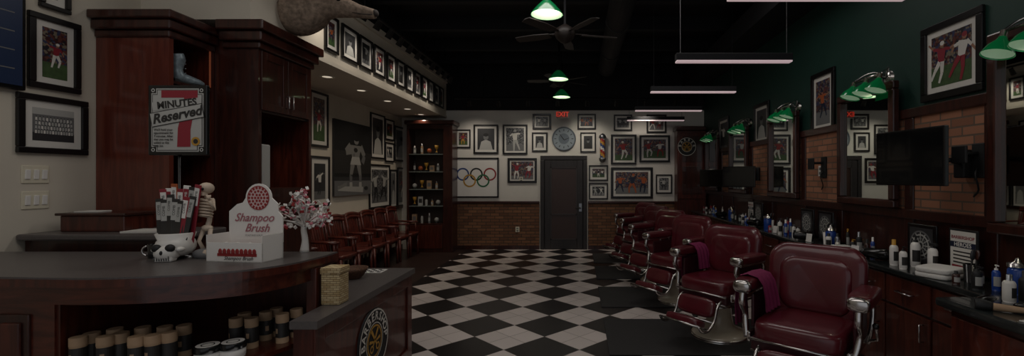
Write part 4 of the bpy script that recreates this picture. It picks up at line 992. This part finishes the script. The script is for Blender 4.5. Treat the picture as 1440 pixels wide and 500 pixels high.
def cup(c, r=.045, h=.12, m=None):
    t = thing('tool_cup', 'cup holding brushes and combs on the barber counter', 'cup', c, 0, 'tool cups')
    p = MB(); p.lathe([(r*.85, 0), (r, h), (r*.93, h), (r*.8, .01)], (0, 0, 0), m or M_cardw, 18); p.build('cup_body', t)
    for k in range(4):
        a = k*1.6; q = thing('hair_brush', 'dark hair brush standing in a counter cup', 'brush', (c[0]+r*.35*math.cos(a), c[1]+r*.35*math.sin(a), c[2]+.012), 0, 'brushes in cups')
        q.rotation_euler = (.15*math.sin(a), .15*math.cos(a), a)
        p = MB(); p.tube([(0, 0, 0), (0, 0, h+.02)], [.004, .006], M_blkm, 7); p.build('brush_handle', q); p = MB(); p.sph((0, 0, h+.05), (.018, .009, .035), R.choice([M_blkm, M_woodd, M_dgry]), 10, .8, .8); p.build('brush_head', q)
def clipper(c, rz):
    t = thing('hair_clipper', 'black and silver electric hair clipper on the counter', 'clipper', c, rz, 'hair clippers')
    p = MB(); p.sph((0, 0, .022), (.024, .08, .02), M_blk, 16, .6, .6); p.build('clipper_body', t); p = MB(); p.box((0, -.085, .022), (.042, .03, .018), M_chrome, None, .004); p.build('blade', t)
def towels(c, rz, n=3, w=.3):
    for k in range(n):
        p = MB(); p.sph((0, 0, .018), (w/2, .11, .02), M_tow, 24, .35, .35); p.build('folded_towel', loc=(c[0], c[1], c[2]+.036*k), rz=rz+.05*k, label='folded white towel stacked on the counter', cat='towel', group='folded towels')
def card(c):
    t = thing('counter_card', 'small white standing card on the barber counter', 'card', c, -1.2+R.uniform(-.2, .2), 'small cards on the counter')
    p = MB(); p.box((0, 0, .045), (.07, .003, .09), M_cardw, (-.15, 0, 0)); p.build('card_sheet', t); p = MB(); p.bx(-.035, .035, -.012, .03, 0, .004, M_gry); p.build('stand', t)
rg = random.Random(11)
specs = [(M_cardw, M_blkm, 'white'), (M_blkm, M_blkm, 'black'), (M_cardw, M_cardw, 'white'), (M_bluep, M_cardw, 'blue'), (M_tin, M_gold, 'dark gold-capped'), (M_paper, M_steel, 'pale steel-capped'), (M_dred, M_blkm, 'red'), (M_steel, M_blkm, 'silver'), (M_blkm, M_steel, 'black'), (M_woodd, M_blkm, 'brown')]
placed = [(2.55, 4.62), (2.5, 6.05), (2.55, 7.65), (2.62, 2.72), (2.52, 3.84), (2.5, 5.05), (2.5, 6.5), (2.5, 8.0), (2.6, 4.77), (2.6, 3.02), (2.6, 6.2), (2.6, 7.8), (2.62, 3.55), (2.50, 3.62), (2.60, 3.35), (2.46, 3.46), (2.47, 4.3), (2.45, 4.05), (2.47, 4.9), (2.45, 5.7), (2.5, 6.85)]
def scatter(y0, y1, n):
    for k in range(n):
        for tr in range(60):
            x = rg.uniform(2.45, 2.64); y = rg.uniform(y0, y1)
            if all((x-a)**2+(y-b_)**2 > .085**2 for a, b_ in placed): break
        else: continue
        placed.append((x, y)); sp_ = rg.choice(specs)
        bottle((x, y, .91), rg.uniform(.08, .20), rg.uniform(.017, .028), sp_[0], sp_[1], sp_[2]+' grooming product bottle on the barber counter', GC, rg.choice(['pump', 'spray', 'cap', 'cap']))
scatter(2.75, 3.0, 4); scatter(3.95, 4.6, 10); scatter(5.15, 5.95, 12); scatter(6.6, 7.55, 12); scatter(8.15, 9.3, 12)
bottle((2.62, 3.55, .91), .24, .034, M_cardw, M_blkm, 'tall white pump bottle on the barber counter', GC, 'pump'); bottle((2.50, 3.62, .91), .20, .03, M_cardw, M_gold, 'white bottle with gold cap on the counter', GC); bottle((2.60, 3.35, .91), .22, .032, M_cardw, M_blkm, 'white spray bottle on the barber counter', GC, 'spray')
bottle((2.46, 3.46, .91), .17, .027, M_cardw, M_blkm, 'white pump bottle on the barber counter', GC, 'pump')
for c in ((2.45, 4.05, .911), (2.47, 4.9, .911), (2.45, 5.7, .911)): card(c)
jar((2.55, 4.62, .91)); jar((2.5, 6.05, .91)); jar((2.55, 7.65, .91)); jar((2.62, 2.72, .91)); dryer((2.52, 3.84, .912), .6); dryer((2.5, 5.05, .912), 1.2); dryer((2.5, 6.5, .912), .5); dryer((2.5, 8.0, .912), 2)
cup((2.6, 4.77, .91)); cup((2.6, 3.02, .91), m=M_blk); cup((2.6, 6.2, .91)); cup((2.6, 7.8, .91)); towels((2.52, 3.18, .91), .4, 2, .26)
p = MB(); p.bx(-.07, .07, -.05, .05, 0, .055, M_cardw, .004); p.bx(-.05, .05, -.02, .02, .055, .06, M_lgry, .002); p.build('tissue_box', loc=(2.47, 4.3, .91), label='low white tissue box on the barber counter', cat='box')
cup((2.33, 2.05, .92), .055, .13); cup((2.5, 2.3, .92), .045, .12, M_blk); cup((2.62, 2.1, .92), .05, .14, M_gry); clipper((2.3, 2.3, .92), .9); clipper((2.2, 2.47, .92), 2.0); clipper((2.45, 1.95, .92), .3)
for (x, y, hh, k) in ((2.6, 2.48, .2, 0), (2.68, 2.38, .24, 4), (2.45, 2.5, .17, 1), (2.62, 1.9, .22, 7), (2.36, 2.5, .15, 5), (2.52, 2.42, .14, 9), (2.4, 2.2, .16, 2)): bottle((x, y, .92), hh, .03, specs[k][0], specs[k][1], specs[k][2]+' grooming bottle on the projecting worktop', GC, 'cap')
t = thing('neck_brush', 'wooden-handled neck duster brush on the projecting worktop', 'brush', (2.17, 2.3, .94), .9)
p = MB(); p.tube([(0, -.09, 0), (0, 0, .0), (0, .06, 0)], [.012, .018, .02], M_kraft, 10, n=3); p.build('brush_handle', t); p = MB(); p.tube([(0, .06, 0), (0, .10, .003), (0, .13, .004)], [.02, .03, .028], M_blkm, 12, n=3); p.build('bristles', t)
t = thing('comb', 'white styling comb on the projecting worktop', 'comb', (2.13, 2.08, .922), .4)
p = MB(); p.bx(-.012, .0, -.09, .09, 0, .004, M_cardw)
for k in range(30): p.bx(-.002, .018, -.085+.0058*k, -.0825+.0058*k, 0, .004, M_cardw)
p.build('comb_body', t)

# ---------------------------------------------------------------- ceiling things
def light_bar(y):
    t = thing('linear_pendant_light', 'long black linear ceiling light with frosted diffuser on cables', 'light fixture', (1.62, y, 2.82), 0, 'suspended linear lights')
    p = MB(); p.bx(-.61, .61, -.045, .045, .012, .085, M_beam, .006); p.build('housing', t)
    p = MB(); p.bx(-.605, .605, -.042, .042, -.006, .012, M_tube, .004); p.build('diffuser', t)
    for q in (-.56, .56):
        p = MB(); p.cyl((q, 0, .085), (q, 0, 1.48), .003, M_dgry, seg=6); p.build('cable', t)
for y in (3.1, 4.79, 6.5, 8.3, 9.7): light_bar(y)
def pendant(x, y, z):
    t = thing('pendant_lamp', 'green enamel pendant lamp hanging from the black ceiling', 'lamp', (x, y, z), 0, 'green pendant lamps')
    p = MB(); p.lathe([(.03, .16), (.05, .15), (.1, .1), (.16, .03), (.18, 0)], (0, 0, 0), M_shade, 28, cap=False); p.build('lamp_shade', t)
    p = MB(); p.lathe([(.03, .14), (.09, .09), (.15, .025), (.172, 0.002)], (0, 0, 0), M_shadein, 24, cap=False); p.build('shade_lining', t)
    p = MB(); p.cyl((0, 0, .15), (0, 0, .22), .03, M_blkm); p.cyl((0, 0, .22), (0, 0, 4.3-z), .008, M_blkm); p.build('stem', t)
    L = bpy.data.lights.new('pendant_bulb', 'POINT'); L.energy = 4*LS; L.color = (1, .93, .82); L.shadow_soft_size = .02
    o = bpy.data.objects.new('pendant_bulb', L); COL.objects.link(o); o.parent = t; o.location = (0, 0, .06)
pendant(-.36, 5.0, 3.39); pendant(-.37, 8.0, 3.33); pendant(-.36, 9.15, 3.22)
def fan(x, y, z, r, a0):
    t = thing('ceiling_fan', 'dark bronze ceiling fan with five blades', 'ceiling fan', (x, y, z), a0, 'ceiling fans')
    p = MB(); p.lathe([(0, -.12), (.06, -.1), (.11, -.05), (.13, 0), (.11, .06), (.05, .1), (.02, .12)], (0, 0, 0), M_fanm, 24); p.cyl((0, 0, .1), (0, 0, 4.3-z), .015, M_beam); p.build('motor', t)
    for k in range(5):
        a = k*2*math.pi/5; X = Matrix.Rotation(a, 4, 'Z') @ Matrix.Rotation(.2, 4, 'X')
        p = MB(); p.prism([(.2, -.05), (r*.6, -.07), (r, -.06), (r+.02, 0), (r, .06), (r*.6, .07), (.2, .05)], -.005, .005, M_fanm, X); p.prism([(.1, -.015), (.28, -.03), (.28, .03), (.1, .015)], .005, .012, M_fanm, X); p.build('blade', t)
fan(-.18, 5.6, 3.37, .66, .25); fan(-.38, 8.65, 3.44, .6, .6)
def track(name, a, b_, heads, aim, e):
    t = thing('track_light', name, 'track light')
    a = Vector(a); b_ = Vector(b_); p = MB(); p.cyl(a, b_, .018, M_blkm, seg=8)
    for k in range(4):
        q = a.lerp(b_, (k+.5)/4); p.cyl(q, (q.x, q.y, 4.3), .008, M_blkm, seg=6)
    p.build('track_rail', t)
    for k in range(heads):
        q = a.lerp(b_, (k+.5)/heads); d_ = Vector(aim).normalized()
        p = MB(); p.cyl(q, q+Vector((0, 0, -.07)), .01, M_blkm, seg=8); c = q+Vector((0, 0, -.1)); p.cyl(c-d_*.06, c+d_*.06, .035, M_blkm, .045, 14); p.build('spotlight_head', t)
        if k % 2 == 0:
            L = bpy.data.lights.new('track_spot', 'SPOT'); L.energy = e*LS; L.spot_size = 1.9; L.spot_blend = 1; L.color = (1, .9, .78); L.shadow_soft_size = .03
            o = bpy.data.objects.new('track_spot', L); COL.objects.link(o); o.parent = t; o.location = c+d_*.075; o.rotation_euler = d_.to_track_quat('-Z', 'Y').to_euler()
track('black ceiling track with spotlight heads along the bulkhead', (-2.62, 5.0, 3.68), (-2.62, 9.4, 3.68), 12, (-.55, .1, -.85), 13)
track('black ceiling track with spotlight heads facing the white wall', (-2.6, 9.45, 3.25), (2.3, 9.45, 3.25), 8, (0, .45, -.88), 31)
for k, px in enumerate((460, 508, 545, 573, 592)):
    y = 3.37*F/(CX-px)
    t = thing('recessed_downlight', 'small round recessed downlight in the soffit', 'light fixture', (-3.37, y, 2.95), 0, 'recessed soffit downlights')
    p = MB(); p.lathe([(.06, -.004), (.085, -.006), (.09, 0)], (0, 0, 0), M_cardw, 20, cap=False); p.build('trim_ring', t); p = MB(); p.lathe([(0, -.003), (.06, -.003)], (0, 0, 0), M_downl, 20, cap=False); p.build('lens', t)
    spot(t, (0, 0, -.02), 18, 2.2, (1, .84, .66), 'downlight_bulb')
# deer head
t = thing('deer_head_mount', 'taxidermy deer head mounted high above the cabinets', 'animal mount', (XB, 4.72, 3.30), 0)
p = MB(); p.tube([(.0, 0, .04), (.10, 0, .0), (.22, 0, .02), (.33, 0, .07), (.43, 0, .085), (.52, 0, .075), (.60, 0, .055), (.70, 0, .03), (.80, 0, .01), (.88, 0, -.005)], [.21, .225, .19, .145, .125, .115, .095, .07, .058, .046], M_fur, 28, n=5)
p.sph((.885, 0, .008), (.03, .046, .034), M_furw, 14); p.tube([(.87, -.046, -.022), (.78, -.058, -.022), (.68, -.074, -.012)], .0045, M_furw, 6)
p.build('head_and_neck', t)
for q in (-1, 1):
    p = MB(); p.sph((.38, q*.18, .20), (.035, .11, .05), M_fur, 14, 1, 1, (q*.35, 0, 0)); p.build('ear', t)
    p = MB(); p.sph((.55, q*.098, .11), .022, M_blk, 10); p.build('eye', t)
    p = MB(); p.tube([(.44, q*.06, .18), (.38, q*.16, .40), (.42, q*.28, .58), (.55, q*.3, .70)], [.02, .018, .014, .008], M_bone, 8, n=4)
    for (z0, z1) in (((.39, q*.2, .48), (.5, q*.16, .64)), ((.44, q*.28, .60), (.42, q*.36, .74))): p.tube([z0, z1], [.012, .005], M_bone, 7)
    p.build('antler', t)

# ---------------------------------------------------------------- lights & world
w = bpy.data.worlds.new('World'); scene.world = w; w.use_nodes = True
w.node_tree.nodes['Background'].inputs[0].default_value = (.92, .95, 1.0, 1); w.node_tree.nodes['Background'].inputs[1].default_value = .6*LS
def area(loc, sx, sy, e, col, rot=(0, 0, 0)):  # unseen overhead fill lights added to brighten the room, not real fixtures
    L = bpy.data.lights.new('ceiling_fill', 'AREA'); L.shape = 'RECTANGLE'; L.size = sx; L.size_y = sy; L.energy = e*LS; L.color = col
    o = bpy.data.objects.new('ceiling_fill_light', L); COL.objects.link(o); o.location = loc; o.rotation_euler = rot
area((-1.0, 1.6, 4.2), 4.5, 2.0, 60, (1, .95, .9))
area((0, 4.8, 4.05), 4.0, .5, 45, (1, .95, .9))
cam = bpy.data.cameras.new('camera'); cam.sensor_width = 36; cam.lens = 16; cam.shift_x = -95/1440; cam.clip_start = .05
co = bpy.data.objects.new('camera', cam); COL.objects.link(co); co.location = (0, 0, H); co.rotation_euler = (math.pi/2, 0, 0); scene.camera = co
